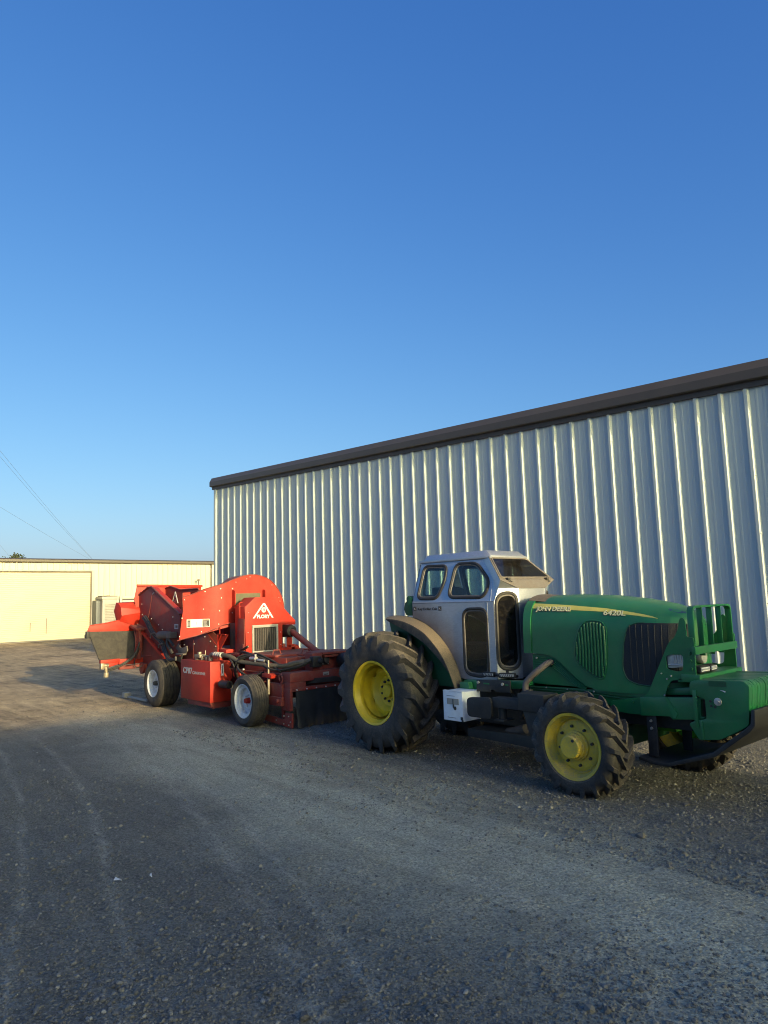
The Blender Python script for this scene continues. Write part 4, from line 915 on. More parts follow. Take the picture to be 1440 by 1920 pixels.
# front face as strips between matching upper and lower boundary
m=MB(); m.sweep(ol,(-.008,0,0)); 
m2=MB(); n=len(ol); nb=len(bot)
m2.raw(ol+back,[(i,i+1,n+i+1,n+i) for i in range(n-1)]); m2.raw(back,[tuple(range(n))])
sf=MB(); NU=40
def inter(poly,y):
    for a,b in zip(poly,poly[1:]):
        if (a[1]-y)*(b[1]-y)<=0 and a[1]!=b[1]:
            t=(y-a[1])/(b[1]-a[1]); return Vector(a).lerp(Vector(b),t)
U_=spline(top,4); L_=[Vector(p) for p in bot][::-1]
# nose: ruled surface; scroll disc: planar
cols=[]
for i in range(NU):
    u=i/(NU-1); yt=4.804+u*(5.57-4.804); yb=4.723+u*(5.57-4.723)
    a=inter(U_[:24],yt) or U_[0]; b=inter(L_,yb) or L_[-1]; cols.append([a.lerp(b,k/8) for k in range(9)])
sf.loft([c for c in cols],False,False)
disc=[p for p in U_ if p.y>=5.57 or p.x>-9.7501 and p.y>5.5]
disc=[Vector(cols[-1][k]) for k in range(8,-1,-1)]+[p for p in U_ if p.y>5.575 or (p.z<1.5 and p.y>5.5)]+[Vector((-9.75,5.9,1.15))]
sf.raw(disc,[tuple(range(len(disc)))])
scroll=sf.build('fan_scroll_face',M['red'],hv,ang=60); md=scroll.modifiers.new('s','SOLIDIFY'); md.thickness=.006
wr=m2.build('fan_scroll_wrap',M['red_dusty_shaded'],hv,ang=60)
m=MB(); m.tube(U_,.008,6); m.tube([cols[0][k] for k in range(9)],.007,6); m.tube(L_,.007,6); m.build('scroll_edge',M['red_dusty_shaded'],hv)
m=MB()
for u,k in ((.03,.08),(.03,.5),(.03,.92),(.36,.06),(.36,.45),(.36,.95),(.66,.1),(.68,.33),(.66,.62),(.66,.93),(.9,.2),(.9,.75)):
    c=cols[int(u*(NU-1))]; p=c[0].lerp(c[8],k); m.bolt(p,(1,-.4,0),.008,.007,8)
for p in ((5.80,2.03),(5.74,2.0),(6.33,1.70),(6.35,1.64),(6.20,1.90),(5.55,1.95)): m.bolt((-9.75,p[0],p[1]),(1,0,0),.007,.006,8)
m.build('scroll_bolt',M['steel'],scroll)
m=MB()
a=cols[int(.30*NU)]; 
# warning label follows the curved nose
def nose_x(y): 
    q=inter(U_[:24],y); return q.x
def lab(y0,y1,z0,z1,o): return [(nose_x(y0)+.005+o,y0,z0),(nose_x(y1)+.005+o,y1,z0),(nose_x(y1)+.005+o,y1,z1),(nose_x(y0)+.005+o,y0,z1)]
m.sweep(lab(4.84,5.125,1.285,1.405,.02),(-.018,0,0)); lb=m.build('warning_label',M['white_mark'],scroll)
m=MB(); m.sweep(lab(4.848,4.925,1.292,1.385,.0215),(-.003,0,0)); m.sweep(lab(5.035,5.118,1.292,1.385,.0215),(-.003,0,0)); m.build('label_text_block',M['dark_mark'],lb)
m=MB(); m.sweep(lab(4.848,4.925,1.388,1.400,.0215),(-.003,0,0)); m.sweep(lab(5.035,5.118,1.388,1.400,.0215),(-.003,0,0)); m.build('label_header',surf('orange_vinyl',(.6,.16,.04),.5),lb)
m=MB()
for i in range(6):
    z=1.305+.012*i
    m.sweep(lab(4.855,4.885+.03*random.random(),z,z+.004,.0225),(-.002,0,0)); m.sweep(lab(5.045,5.08+.03*random.random(),z,z+.004,.0225),(-.002,0,0))
m.sweep(lab(4.945,4.965,1.325,1.365,.0215),(-.003,0,0)); m.build('label_line',M['grey_mark'],lb)
# intake: olive guard in the scroll face, lifting lugs
m=MB(); m.box(-9.749,-9.742,5.52,5.98,1.60,1.775); m.build('intake_guard',M['olive'],scroll)
for y in (5.49,6.03):
    m=MB(); m.prism(rnd([(-9.748,1.58),(-9.70,1.58),(-9.66,1.62),(-9.66,1.80),(-9.70,1.83),(-9.748,1.83)],.02),'y',y-.006,y+.006); m.build('scroll_lug',M['red'],scroll,.002)
# ---- oil cooler hood with the logo
HX=-9.25
HP=[(5.427,.897),(5.415,1.396),(5.419,1.569),(5.588,1.706),(5.915,1.702),(6.304,1.333),(6.303,1.272),(6.064,1.280),(6.058,.875)]
m=MB(); m.prism(HP,'x',HX-.012,HX); m.prism([(5.427,.897),(5.415,1.569),(5.423,1.569),(5.435,.897)],'x',HX-.30,HX-.013); m.prism([(5.419,1.561),(5.588,1.698),(5.588,1.706),(5.419,1.569)],'x',HX-.32,HX-.013); m.prism([(5.589,1.694),(5.915,1.694),(5.915,1.702),(5.589,1.702)],'x',HX-.32,HX-.013); m.prism([(5.916,1.694),(6.304,1.325),(6.304,1.333),(5.916,1.702)],'x',HX-.32,HX-.013); m.prism([(6.05,.90),(6.058,.90),(6.058,1.28),(6.05,1.28)],'x',HX-.30,HX-.013)
ch=m.build('cooler_hood',M['red'],hv,.003)
m=MB(); m.box(HX-.50,HX-.32,5.44,6.28,.87,1.33); m.build('fan_housing_core',M['cast'],hv,.01)
m=MB(); m.prism([(HX-.02,1.395),(HX-.02,.90),(HX-.26,.89),(HX-.20,1.395)],'y',5.408,5.420); m.prism([(HX-.02,1.02),(HX-.02,.89),(HX-.12,.89),(HX-.12,.97),(HX-.08,1.03)],'y',5.398,5.4075); m.build('hood_side_plate',M['red_dusty_shaded'],ch,.003)
m=MB(); m.box(HX-.28,HX-.14,5.405,5.425,1.40,1.585); m.tube([(HX-.22,5.44,1.585),(HX-.22,5.46,1.63),(HX-.22,5.51,1.635),(HX-.22,5.53,1.66)],.008,6,3); m.build('hood_latch',M['red'],ch,.003)
m=MB()
for y,z in ((5.463,1.19),(5.463,.99),(6.03,1.17),(6.03,.985),(5.475,1.48)): m.bolt((HX,y,z),(1,0,0),.008,.006,8)
m.build('hood_bolt',M['steel'],ch)
m=MB(); 
m.box(HX+.001,HX+.02,5.527,5.977,1.255,1.294); m.box(HX+.001,HX+.02,5.527,5.977,.888,.915); m.box(HX+.001,HX+.02,5.527,5.556,.9151,1.2549); m.box(HX+.001,HX+.02,5.945,5.977,.9151,1.2549); oc=m.build('oil_cooler',M['cabinet'],hv,.003)
m=MB(); m.box(HX+.001,HX+.004,5.557,5.944,.916,1.254); m.build('cooler_core',M['blackplastic'],oc)
m=MB(); n=13
for i in range(n):
    y=5.565+i*(.372/(n-1)); m.box(HX+.0045,HX+.016,y-.004,y+.004,.925,1.245)
m.build('cooler_tube',M['grey_pipe'],oc)
m=MB()
for i in range(n-1):
    y=5.5805+i*(.372/(n-1))
    for k in range(16): m.box(HX+.0045,HX+.011,y-.0105,y+.0105,.93+.0195*k,.934+.0195*k)
m.build('cooler_fin',M['cast'],oc)
LX=HX+.0025
def strip(P,w):
    m=MB()
    m.sweep([(LX,a,b) for a,b in P],(-.002,0,0)); return m
tri=[(5.550,1.395),(5.735,1.600),(5.747,1.605),(5.759,1.600),(5.905,1.395),(5.880,1.395),(5.747,1.580),(5.578,1.395)]
ap=(5.735,1.612); lb_=(5.548,1.395); rb_=(5.902,1.392)
m=MB(); m.sweep([(LX,a,b) for a,b in ((5.545,1.395),(5.712,1.603),(5.728,1.615),(5.748,1.615),(5.763,1.603),(5.905,1.393),(5.876,1.393),(5.737,1.592),(5.574,1.395))],(-.002,0,0)); m.build('logo_triangle',M['white_mark'],ch)
m=MB(); m.lathe([(0,0),(.040,0)],(LX,5.735,1.515),28,'x'); lc=m.build('logo_disc',M['white_mark'],ch)
m=MB(); m.sweep([(LX+.0012,a,b) for a,b in ((5.716,1.495),(5.726,1.495),(5.733,1.537),(5.723,1.535))],(-.001,0,0)); m.sweep([(LX+.0012,a,b) for a,b in ((5.742,1.492),(5.751,1.492),(5.755,1.535),(5.746,1.537))],(-.001,0,0)); m.build('logo_mark',M['red'],lc)
lettering('FLORY','logo_word',M['white_mark'],ch,(LX-.001,5.618,1.395),(0,1,-.02),(0,0,1),.070,.225,.002,bold=.003)
# tube shaft rising into the hood opening
m=MB(); m.lathe([(.04,.06),(.085,.05),(.10,0),(.085,-.08),(.10,-.16)],(-9.2,6.17,1.18),24,'x'); m.build('shaft_boot',M['blackplastic'],hv)
m=MB(); m.cyl((-9.16,6.18,1.17),(-8.42,6.12,.89),.045,16); m.build('drive_shaft',M['red_dusty_shaded'],hv)
m=MB(); m.box(HX-.2,HX-.02,6.06,6.30,.86,.93); m.box(HX-.1,HX-.088,6.20,6.30,.93,1.27); m.prism([(6.24,.86),(6.42,.86),(6.36,.96),(6.24,.98)],'x',HX-.03,HX-.02); m.build('shaft_support',M['red'],hv,.004)
# ---- deck and front header
m=MB(); m.prism([(-9.9,5.30),(-9.2,5.32),(-8.45,5.42),(-8.45,5.78),(-7.83,5.80),(-7.80,6.50),(-9.9,6.50)],'z',.865,.895); m.build('deck',M['red_dusty_shaded'],hv,.004)
m=MB(); m.prism([(-9.2,5.38),(-8.25,5.46),(-8.25,5.80),(-8.45,5.80),(-9.2,5.80)],'z',.58,.864); m.build('gear_case',M['red_dusty_shaded'],hv,.008)
m=MB(); m.box(-8.235,-8.23,5.50,5.75,.79,.80); m.build('case_seam',M['dark_mark'],hv)
m=MB(); m.prism([(-9.25,5.26),(-9.25,5.36),(-9.05,5.36),(-9.05,5.26)],'z',.86,.885); m.build('deck_lip',M['red'],hv,.004)
for x,y in ((-8.62,5.55),(-8.35,5.86)):
    m=MB(); m.tube([(x-.0,y-.07,.895),(x,y-.045,.955),(x,y+.045,.955),(x,y+.07,.895)],.011,6); m.build('deck_eye',M['red_dusty_shaded'],hv)
# front compartment that takes the drive line
m=MB(); m.box(-8.2,-7.80,5.76,6.30,.905,.935); m.box(-7.95,-7.93,5.76,6.30,.70,.904); m.box(-7.94,-7.83,5.74,5.76,.69,.93); m.box(-7.96,-7.80,6.30,6.32,.6,.934); m.build('drive_bay',M['red_dusty_shaded'],hv,.003)
m=MB(); m.box(-8.0,-7.83,5.60,5.739,.69,.93); m.build('hose_mount',M['red_dusty_shaded'],hv,.004)
m=MB(); m.box(-7.829,-7.74,5.545,5.69,.755,.895); m.lathe([(0,.03),(.03,.03),(.045,0)],(-7.74,5.665,.83),10,'x'); m.build('quick_coupler',M['blackplastic'],hv,.012)
m=MB(); m.cyl((-7.93,5.86,.83),(-7.86,5.86,.83),.045,14); m.box(-7.93,-7.90,5.80,5.93,.76,.90); m.build('drive_flange',M['cast'],hv,.004)
m=MB()
for a,b in ((5.82,.89),(5.91,.885),(5.82,.775),(5.91,.77)): m.bolt((-7.90,a,b),(1,0,0),.009,.008)
m.build('flange_bolt',M['steel'],hv)
m=MB(); m.lathe([(.075,-.14),(.10,-.10),(.105,.02),(.118,.03),(.118,.10),(.10,.12),(.10,.22),(.075,.25),(.075,.34)],(-7.70,6.08,.81),28,'x'); m.build('drive_guard',M['blackplastic'],hv)
m=MB(); m.cyl((-7.5,6.08,.81),(-6.3,5.92,.62),.05,14); m.build('drive_line',M['blackplastic'],hv)
m=MB(); m.box(-7.75,-6.45,6.02,6.12,.34,.42); m.build('drawbar',M['red_dusty_shaded'],hv,.01)
# header cross beam and rubber curtain
m=MB(); m.box(-8.0,-7.80,5.22,6.72,.585,.705); m.box(-7.99,-7.80,5.22,5.47,.50,.584); m.box(-7.86,-7.795,5.26,6.72,.47,.515); m.prism([(6.25,.70),(6.72,.70),(6.72,.42),(6.35,.42)],'x',-7.82,-7.79); hb=m.build('header_beam',M['red_dusty_shaded'],hv,.005)
m=MB(); m.box(-7.799,-7.796,5.745,5.845,.633,.677); m.build('beam_label',M['cabinet'],hb)
m=MB(); m.box(-7.7955,-7.795,5.765,5.83,.640,.652); m.build('label_text',M['dark_mark'],hb)
m=MB()
for i in range(9): m.bolt((-7.795,5.32+.155*i,.487),(1,0,0),.010,.008,8)
m.build('curtain_bolt',M['white_mark'],hb)
m=MB(); nseg=60; rr=[]
for i in range(nseg+1):
    y=5.30+1.42*i/nseg; w=.006*math.sin(i*.8)+.008*math.sin(i*.31+1)
    slit=.010 if i in (24,25,42) else 0
    rr.append([(-7.788+w*.2,y,.468),(-7.785+w-slit,y,.30),(-7.775+w*1.6-slit*1.5,y,.15),(-7.765+w*2-slit*2,y,.012+.006*math.sin(i*1.3))])
m.loft(rr,False,False); o=m.build('rubber_curtain',M['rubber_flap'],hv,ang=70); md=o.modifiers.new('s','SOLIDIFY'); md.thickness=.012
m=MB()
for k in range(7):
    z=.545+.008*k; m.tube([(-7.90,5.50+.02*k,z),(-7.78,5.62,z+.012),(-7.765,5.80,z+.010),(-7.765,5.98,z-.005),(-7.75,6.12,z-.10-.01*k),(-7.745,6.20+.01*k,.33-.02*k),(-7.75,6.23,.20)],.009,6,5)
m.build('loose_hose',M['hose'],hv)
# near side frame of the header
m=MB(); m.box(-8.36,-7.95,5.21,5.25,.395,.565); m.prism([(-8.36,.565),(-8.36,.395),(-8.0,.33),(-7.95,.40),(-7.95,.565)],'y',5.19,5.209); m.build('side_bracket',M['red_dusty_shaded'],hv,.006)
m=MB(); m.box(-8.36,-7.93,5.16,5.23,.285,.395); m.lathe([(0,-.03),(.03,-.03),(.034,0)],(-8.0,5.16,.345),8); m.build('push_arm',M['red_dusty_shaded'],hv,.006)
m=MB(); m.box(-7.96,-7.795,5.215,5.255,.23,.505); m.box(-7.90,-7.885,5.2095,5.2145,.26,.44); m.build('end_plate',M['red_dusty_shaded'],hv,.004)
m=MB(); m.prism([(-8.5,.055),(-7.79,.012),(-7.79,.20),(-7.95,.20),(-7.97,.11),(-8.5,.135)],'y',5.235,5.262); m.box(-8.07,-8.03,5.26,5.30,.06,.40); m.build('skid_shoe',M['red_dusty_shaded'],hv,.006)
m=MB()
for x,z in ((-7.97,.155),(-7.86,.158),(-7.86,.05),(-7.97,.055),(-8.15,.085),(-7.82,.09)): m.bolt((x,5.235,z),(0,-1,0),.010,.010)
m.build('shoe_bolt',M['steel'],hv)
m=MB(); m.tube([(-7.99,5.19,.60),(-8.0,5.185,.66),(-7.965,5.185,.69),(-7.93,5.185,.66),(-7.93,5.19,.60),(-7.965,5.187,.575)],.011,7,4,closed=False); m.build('lift_ring',M['red_dusty_shaded'],hv)
m=MB(); m.box(-8.75,-8.36,5.19,5.30,.28,.66); m.build('axle_carrier',M['red_dusty_shaded'],hv,.01)
m=MB(); m.cyl((-8.20,5.15,.66),(-8.20,5.15,.86),.013,8); m.cyl((-8.20,5.15,.42),(-8.20,5.15,.66),.018,8); m.build('depth_crank',M['brass'],hv)
m=MB(); m.prism([(-8.32,.64),(-8.10,.63),(-8.08,.665),(-8.14,.69),(-8.32,.685)],'y',5.12,5.20); m.build('crank_bracket',M['red'],hv,.004)
# ---- oil tank
m=MB(); tkp=[(4.90,.235),(4.90,.805),(5.205,.802),(5.232,.775),(5.245,.752),(5.21,.70),(5.255,.645),(5.252,.55),(5.22,.525),(5.24,.235)]
m.prism(tkp,'x',-10.272,-9.34); tk=m.build('oil_tank',M['red'],hv,.006)
m=MB(); m.box(-10.1,-9.40,4.93,5.30,.16,.232); m.prism([(4.91,.23),(5.24,.23),(5.24,.15),(4.95,.15)],'x',-9.42,-9.37); m.build('tank_cradle',M['red_dusty_shaded'],hv,.006)
lettering('CP87','model_number',M['grey_mark'],tk,(-10.19,4.8985,.612),(1,0,.0),(0,0,1),.118,.295,.002,bold=.004)
lettering('ONDITIONER','model_name',M['grey_mark'],tk,(-9.832,4.8985,.612),(1,0,0),(0,0,1),.052,.345,.002,shear=.12,bold=.001)
lettering('C','model_initial',M['grey_mark'],tk,(-9.882,4.8985,.606),(1,0,0),(0,0,1),.070,.04,.002,bold=.001)
m=MB(); m.box(-9.339,-9.325,5.07,5.108,.60,.768); sg=m.build('sight_gauge',M['white_mark'],tk,.005)
m=MB(); m.box(-9.3245,-9.322,5.083,5.095,.63,.745); m.build('gauge_glass',M['cast'],sg)
m=MB()
for x,w in ((-9.95,.10),(-9.80,.07),(-9.68,.05)): m.cyl((x,5.02,.805),(x,5.02,.83+w*.5),w*.45,14)
m.cyl((-9.99,5.0,.86),(-9.72,5.03,.862),.022,10); m.cyl((-9.90,5.02,.86),(-9.90,5.02,.92),.03,12); m.cyl((-9.72,5.03,.862),(-9.58,5.05,.87),.012,8); m.cyl((-9.83,5.08,.85),(-9.83,5.08,.94),.008,8); m.box(-9.97,-9.80,4.97,5.06,.84,.885); m.build('valve_block',M['brass'],hv,.006)
m=MB(); m.tube([(-9.55,5.02,.805),(-9.55,5.02,.86),(-9.51,5.02,.895),(-9.44,5.02,.90)],.035,14,4); m.build('tank_elbow',M['grey_pipe'],hv)
m=MB(); m.cyl((-9.45,5.02,.90),(-9.22,5.03,.90),.036,14)
for x in (-9.42,-9.36,-9.30,-9.24): m.cyl((x,5.02,.90),(x+.02,5.02,.90),.040,14)
m.build('hose_clamp',M['steel'],hv)
m=MB(); m.tube([(-9.24,5.03,.90),(-9.05,5.05,.885),(-8.90,5.08,.835),(-8.75,5.10,.815),(-8.5,5.13,.805),(-8.25,5.16,.795),(-8.02,5.28,.785),(-7.90,5.42,.82),(-7.80,5.55,.845)],.030,12,6); m.build('suction_hose',M['hose_dusty'],hv)
m=MB(); m.cyl((-7.99,5.33,.80),(-7.85,5.48,.835),.033,12); m.build('hose_clamp',M['grey_pipe'],hv)
hoses=[[(-9.2,5.30,.88),(-8.95,5.20,.93),(-8.7,5.2,.90),(-8.5,5.18,.84),(-8.3,5.15,.77),(-8.1,5.22,.72),(-7.9,5.40,.76),(-7.8,5.55,.83)],
[(-9.1,5.2,.60),(-9.05,5.12,.72),(-8.95,5.1,.84),(-8.75,5.15,.90),(-8.5,5.2,.88),(-8.3,5.22,.82)],
[(-9.12,5.22,.55),(-9.0,5.1,.66),(-8.9,5.08,.80),(-8.7,5.12,.88),(-8.45,5.18,.87),(-8.2,5.2,.78),(-8.05,5.24,.70)],
[(-9.0,5.2,.80),(-8.85,5.06,.74),(-8.7,5.06,.66),(-8.55,5.1,.62),(-8.4,5.2,.68)],
[(-9.15,5.1,.86),(-9.0,5.06,.80),(-8.95,5.08,.70),(-9.0,5.15,.58)],
[(-9.3,5.35,.93),(-9.1,5.3,.96),(-8.98,5.3,1.0)],[(-8.62,5.2,.92),(-8.45,5.2,.90),(-8.25,5.25,.83),(-8.1,5.3,.76),(-8.0,5.36,.72)]]
m=MB()
for h in hoses:
    m.tube(h,.014,8,6); m.tube([(x+.03,y-.02,z+.018) for x,y,z in h],.011,8,6)
m.build('hydraulic_hose',M['hose'],hv)
m=MB(); m.cyl((-8.60,5.12,.87),(-8.46,5.12,.875),.028,12); m.cyl((-8.48,5.12,.83),(-8.48,5.12,.93),.016,10); m.cyl((-8.42,5.12,.86),(-8.30,5.15,.85),.018,10); m.bolt((-8.72,5.08,.72),(0,-1,0),.016,.02); m.build('hose_fitting',M['steel'],hv)
m=MB(); m.cyl((-9.2,5.0,.50),(-9.0,5.02,.50),.055,14); m.cyl((-9.24,5.0,.50),(-9.2,5.0,.50),.035,10); m.build('drive_motor',M['blackplastic'],hv)
m=MB(); m.cyl((-9.15,5.20,.62),(-8.95,5.20,.64),.05,14); m.box(-8.98,-8.78,5.16,5.30,.54,.62); m.build('bearing_cap',M['red'],hv,.01)
# ---- elevator side panels and hopper
P1=[(-12.82,1.60),(-12.774,1.763),(-12.20,1.948),(-12.05,1.948),(-10.94,1.47),(-10.94,.80),(-11.482,.74),(-12.25,1.10),(-12.60,1.25)]
m=MB(); m.prism(P1,'y',5.20,5.212); e1=m.build('elevator_side',M['red_dusty_shaded'],hv,.003)
m=MB(); m.tube([(-12.79,5.195,1.765),(-12.205,5.195,1.953),(-12.045,5.195,1.953),(-10.93,5.195,1.472)],.016,8); m.build('side_rim',M['red_dusty_shaded'],e1)
m=MB(); m.sweep([(-12.05,5.213,1.957),(-12.05,5.30,1.957),(-10.95,5.30,1.482),(-10.95,5.213,1.482)],(0,0,-.01)); m.build('elevator_cover',M['red'],hv)
m=MB(); m.tube([(-12.03,5.196,1.83),(-12.10,5.196,1.62),(-12.18,5.196,1.42)],.004,5); m.build('weld_seam',M['red_dusty_shaded'],e1)
m=MB()
for x,z in ((-12.72,1.70),(-12.47,1.66),(-12.45,1.47),(-12.33,1.42),(-12.05,1.40),(-12.0,1.83),(-11.95,1.85),(-12.62,1.60),(-11.75,1.30),(-11.6,1.22),(-11.2,1.43)):
    m=MB(); m.bolt((x,5.20,z),(0,-1,0),.012,.010,8); m.build('panel_bolt',M['steel'],e1)
m=MB(); m.box(-11.14,-11.0,5.196,5.1995,1.235,1.315); dl=m.build('number_plate',M['grey_mark'],e1)
m=MB(); m.box(-11.12,-11.09,5.1945,5.1955,1.255,1.295); m.box(-11.07,-11.02,5.1945,5.1955,1.255,1.295); m.build('plate_mark',M['dark_mark'],dl)
P2=[(-12.90,1.70),(-12.902,1.887),(-12.384,1.966),(-11.999,1.895),(-11.90,1.89),(-11.28,1.89),(-11.28,1.84),(-11.90,1.84),(-11.90,1.2),(-12.9,1.2)]
m=MB(); m.prism(P2,'y',5.70,5.712); e2=m.build('hopper_side',M['red_dusty_shaded'],hv,.003)
m=MB(); m.tube([(-12.91,5.695,1.89),(-12.384,5.695,1.970),(-11.999,5.695,1.898),(-11.28,5.695,1.893)],.014,8); m.build('side_rim',M['red_dusty_shaded'],e2)
m=MB(); m.tube([(-12.175,5.694,1.865),(-12.305,5.694,1.662),(-12.065,5.694,1.662),(-12.175,5.694,1.865)],.010,6); m.lathe([(0,-.001),(.028,-.001)],(-12.18,5.698,1.785),16); m.build('logo_triangle',M['grey_mark'],e2)
lettering('FLORY','logo_word',M['grey_mark'],e2,(-12.265,5.697,1.69),(1,0,0),(0,0,1),.055,.165,.002,bold=.001)
m=MB(); m.prism([(5.11,1.75),(5.165,2.0),(6.42,1.985),(6.42,1.2),(5.22,1.2)],'x',-12.62,-12.60); m.prism([(5.148,1.978),(6.43,1.955),(6.43,1.995),(5.148,2.018)],'x',-12.60,-12.56); m.build('hopper_board',M['red'],hv,.003)
m=MB(); m.box(-12.0,-11.3,5.9,5.94,1.60,1.88); m.box(-11.95,-10.5,5.75,6.5,.95,1.30); m.build('hopper_floor',M['red'],hv,.004)
# hex drum cover at the side discharge
hx=[(-12.80,1.68),(-12.62,1.695),(-12.56,1.60),(-12.55,1.47),(-12.60,1.37),(-12.76,1.33),(-12.84,1.5)]
HEX0=[(-12.76,4.842,1.700),(-12.66,4.845,1.690),(-12.58,4.862,1.610),(-12.56,4.870,1.465),(-12.62,4.858,1.365),(-12.76,4.846,1.390),(-12.80,4.82,1.55)]
HEX1=[(-12.76,5.205,1.712),(-12.66,5.190,1.703),(-12.56,5.290,1.560),(-12.54,5.288,1.520),(-12.60,5.155,1.275),(-12.74,5.20,1.30),(-12.80,5.21,1.50)]
m=MB(); m.loft([HEX0,HEX1]); m.build('drum_cover',M['red'],hv,.006,ang=20)
m=MB(); m.prism([(-12.52,1.27),(-12.36,1.25),(-12.33,.95),(-12.40,.70),(-12.50,.70)],'y',5.10,5.16); m.prism([(-12.56,1.30),(-12.30,1.24),(-12.30,1.20),(-12.56,1.25)],'y',5.02,5.20); m.tube([(-12.53,5.09,1.26),(-12.44,5.09,1.0),(-12.49,5.09,.74)],.016,6); m.build('hanger_arm',M['red_dusty_shaded'],hv,.005)
# side conveyor: belt face, back board, lip
m=MB(); m.sweep([(-12.60,4.315,1.215),(-12.60,5.135,1.185),(-12.50,5.15,.70),(-12.50,4.49,.685)],(-.03,0,0)); m.build('conveyor_belt',M['belt'],hv)
m=MB(); 
for i in range(9):
    z=1.16-.05*i; x=-12.599+.0101*i; y0=4.335+.018*i
    m.box(x,x+.0045,y0,5.13,z,z+.004)
m.build('belt_cleat',M['belt'],hv)
m=MB(); m.sweep([(-12.62,4.30,1.216),(-12.62,4.342,1.318),(-12.62,4.621,1.345),(-12.62,4.845,1.392),(-12.62,5.13,1.30),(-12.62,5.135,1.186)],(-.012,0,0)); m.tube([(-12.615,4.342,1.320),(-12.615,4.62,1.347),(-12.615,4.85,1.394)],.008,6); m.build('back_board',M['red'],hv,.002)
m=MB(); m.box(-12.62,-12.55,4.27,4.33,1.10,1.22); m.cyl((-12.60,4.26,1.14),(-12.60,4.33,1.14),.035,12); m.build('belt_roller',M['blackplastic'],hv,.006)
m=MB(); m.sweep([(-12.42,4.47,.668),(-12.42,4.80,.668),(-12.42,4.80,.733),(-12.42,4.47,.727)],(-.08,0,0)); m.sweep([(-12.43,4.53,.575),(-12.43,4.78,.640),(-12.43,4.78,.667),(-12.43,4.53,.667)],(-.06,0,0)); m.sweep([(-12.46,4.80,.62),(-12.46,5.25,.62),(-12.46,5.25,.72),(-12.46,4.80,.72)],(-.06,0,0)); m.build('conveyor_lip',M['red'],hv,.005)
m=MB(); m.box(-12.5,-11.6,5.22,5.3,.52,.64); m.prism([(-12.42,.64),(-12.2,.62),(-12.3,.46),(-12.38,.44),(-12.44,.50)],'y',5.15,5.2); m.box(-12.5,-12.44,4.8,5.3,.54,.61); m.build('conveyor_frame',M['red_dusty_shaded'],hv,.006)
m=MB(); m.cyl((-12.36,4.47,.64),(-12.36,4.58,.635),.035,12); m.cyl((-12.36,4.53,.65),(-12.36,4.545,.52),.028,12); m.cyl((-12.36,4.545,.52),(-12.36,4.54,.44),.045,14); m.box(-12.40,-12.32,4.44,4.50,.58,.68); m.build('conveyor_motor',M['brass'],hv,.006)
m=MB()
for d in (0,.025): m.tube([(-12.36,4.56,.545+d),(-12.36,4.70,.575+d),(-12.36,4.86,.64+d),(-12.34,4.99,.73+d),(-12.32,5.06,.85+d),(-12.32,5.10,.98+d)],.014,8,6)
m.tube([(-12.33,5.12,.9),(-12.36,5.06,.75),(-12.36,5.03,.62),(-12.33,5.08,.56),(-12.3,5.16,.60)],.009,6,6); m.build('motor_hose',M['hose'],hv)
# lower side box with the recessed door and diagonal rail
lb2=[(-12.56,1.221),(-12.40,1.18),(-11.47,.755),(-11.60,.715),(-12.28,.595),(-12.56,.665)]
m=MB(); m.prism(lb2,'y',5.222,5.245); sb=m.build('side_box',M['red_dusty_shaded'],hv,.004)
dr=[(-12.47,1.105),(-12.07,.935),(-12.07,.755),(-12.47,.757)]
m=MB(); m.tube([(x,5.220,z) for x,z in dr],.010,6,closed=True); m.build('box_door',M['red_dusty_shaded'],sb)
m=MB(); m.prism([(-12.58,1.25),(-12.54,1.27),(-11.40,.765),(-11.44,.73)],'y',5.14,5.20); m.build('diagonal_rail',M['red'],hv,.006)
m=MB()
for k in range(5):
    o=.030*k; dy=.012*(k%2)
    m.tube([(-12.34+o*.4,5.18,1.385+o*.3),(-12.25+o,5.12-dy,1.41+o*.35),(-12.08+o,5.115-dy,1.33+o*.2),(-11.90+o,5.11-dy,1.19+o*.2),(-11.72+o,5.115-dy,1.09+o*.25),(-11.52+o,5.12-dy,1.01+o*.2),(-11.38+o,5.11-dy,.90+o*.1),(-11.22+o,5.09-dy,.79),(-11.0+o,5.06-dy,.735+o*.3),(-10.72,5.03,.77+o*.3)],.0155,8,6)
m.build('hose_bundle',M['hose'],hv)
m=MB(); m.tube([(-11.83,5.09,1.08),(-11.80,5.085,1.14),(-11.66,5.085,1.17),(-11.62,5.1,1.14)],.012,6,3); m.tube([(-11.50,5.09,.93),(-11.47,5.085,.98),(-11.33,5.085,1.0)],.012,6,3); m.build('hose_strap',M['grey_pipe'],hv)
m=MB(); m.cyl((-11.50,5.10,1.135),(-11.16,5.12,1.145),.062,18); m.cyl((-11.53,5.10,1.134),(-11.50,5.10,1.135),.045,14); m.box(-11.16,-11.02,5.06,5.19,1.09,1.19); m.build('hydraulic_motor',M['grey_pipe'],hv,.008)
m=MB(); m.tube([(-11.18,5.10,1.08),(-11.15,5.08,1.0),(-11.05,5.08,.93),(-11.0,5.1,.85)],.025,8,4); m.tube([(-11.10,5.08,1.08),(-10.98,5.08,1.02),(-10.95,5.1,.97)],.02,8,4); m.build('motor_fitting',M['cast'],hv)
m=MB(); m.prism([(-11.02,.93),(-10.92,1.01),(-10.86,.95),(-10.78,.94),(-10.62,.98),(-10.60,.90),(-10.68,.84),(-10.90,.83),(-10.93,.90)],'y',5.16,5.18); m.box(-10.88,-10.62,5.10,5.16,.835,.86); m.build('rust_bracket',M['grey_pipe'],hv,.003)
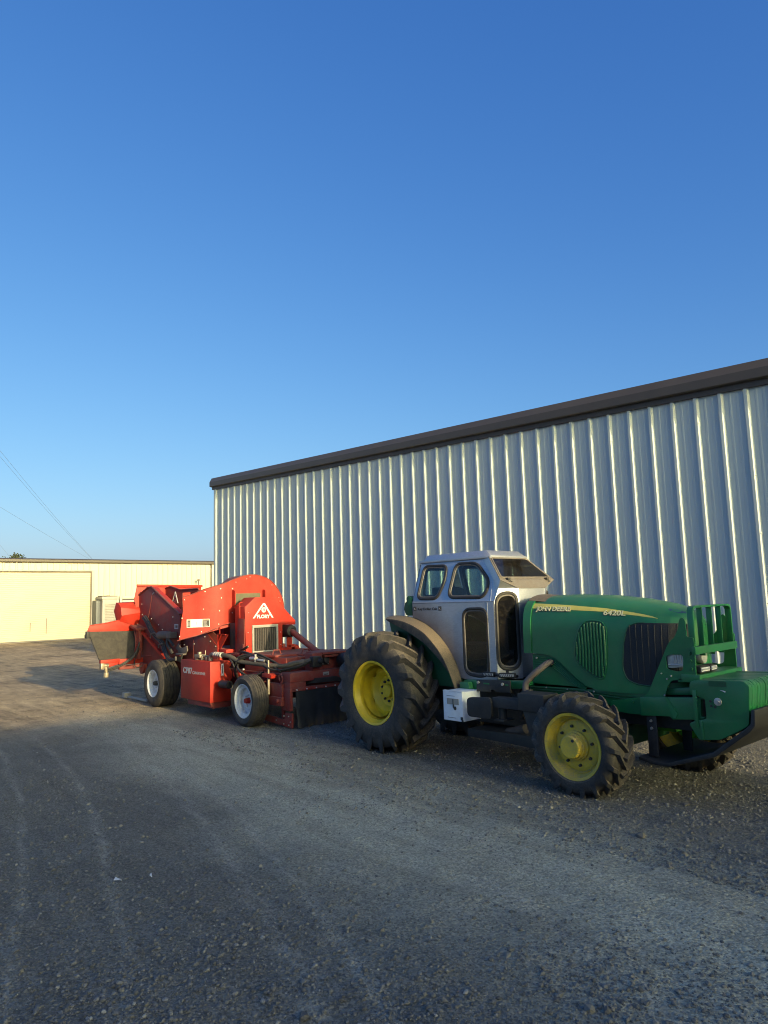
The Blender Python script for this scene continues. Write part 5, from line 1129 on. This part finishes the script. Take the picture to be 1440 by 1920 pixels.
m=MB(); m.prism([(-11.25,.95),(-11.02,.95),(-10.90,.86),(-10.95,.70),(-11.25,.74)],'y',5.22,5.24); m.build('grey_guard',M['cast'],hv,.004)
# ------------------------------------------------------------------ light, sky, camera
SUNAZ=R(-AZ)           # light travels along -X, a little towards the wall
S=Vector((math.cos(R(EL))*math.cos(SUNAZ),math.cos(R(EL))*math.sin(SUNAZ),math.sin(R(EL))))
ld=bpy.data.lights.new('sun','SUN'); ld.energy=4.4; ld.angle=R(.55); ld.color=(1.0,.80,.45)
so=bpy.data.objects.new('sun',ld); COL.objects.link(so); so.rotation_euler=S.to_track_quat('Z','Y').to_euler(); so.location=(20,0,20)
w=bpy.data.worlds.new('World'); scene.world=w; w.use_nodes=True; nt=w.node_tree; bg=nt.nodes['Background']
sk=nt.nodes.new('ShaderNodeTexSky'); sk.sky_type='NISHITA'; sk.sun_disc=False; sk.sun_elevation=R(EL); sk.sun_rotation=math.atan2(S.x,S.y); sk.air_density=1.0; sk.dust_density=2.0; sk.ozone_density=4.0
# grade the sky: deep blue overhead, pale at the horizon, bright round the low sun
sp=nt.nodes.new('ShaderNodeSeparateColor'); cb=nt.nodes.new('ShaderNodeCombineColor'); nt.links.new(sk.outputs[0],sp.inputs[0])
for i,(k,g,t,a) in enumerate(((.172,1.33,2.45,SKYG[0]),(.205,1.0,3.9,SKYG[1]),(.358,.63,5.2,SKYG[2]))):
    fac=1/(.1*2**EXPO)
    v=mth(nt,'MULTIPLY',mth(nt,'POWER',sp.outputs[i],g),k*fac); h=mth(nt,'MULTIPLY',mth(nt,'MAXIMUM',mth(nt,'SUBTRACT',sp.outputs[i],t),0),a*fac)
    nt.links.new(mth(nt,'ADD',v,h),cb.inputs[i])
nt.links.new(cb.outputs[0],bg.inputs[0]); bg.inputs[1].default_value=.1
cd=bpy.data.cameras.new('camera'); co=bpy.data.objects.new('camera',cd); COL.objects.link(co); scene.camera=co
yaw,pit,rol=R(48.40613),R(7.02844),R(-1.69700)
f=Vector((-math.sin(yaw)*math.cos(pit),math.cos(yaw)*math.cos(pit),math.sin(pit))); r0=Vector((math.cos(yaw),math.sin(yaw),0)); u0=r0.cross(f)
r1=r0*math.cos(rol)+u0*math.sin(rol); u1=-r0*math.sin(rol)+u0*math.cos(rol)
mt=Matrix((r1,u1,-f)).transposed().to_4x4(); mt.translation=Vector((0,0,1.62)); co.matrix_world=mt
cd.sensor_fit='VERTICAL'; cd.sensor_height=36; cd.lens=1325.6337/1920*36; cd.clip_end=3000; cd.clip_start=.05
scene.view_settings.view_transform='Standard'; scene.view_settings.look='None'; scene.view_settings.gamma=1; scene.view_settings.exposure=EXPO
scene.render.engine='CYCLES'; scene.cycles.use_denoising=True; scene.cycles.max_bounces=8; scene.cycles.transparent_max_bounces=16
scene.cycles.filter_width=1.05; scene.render.filter_size=1.05; scene.render.resolution_x=768; scene.render.resolution_y=1024
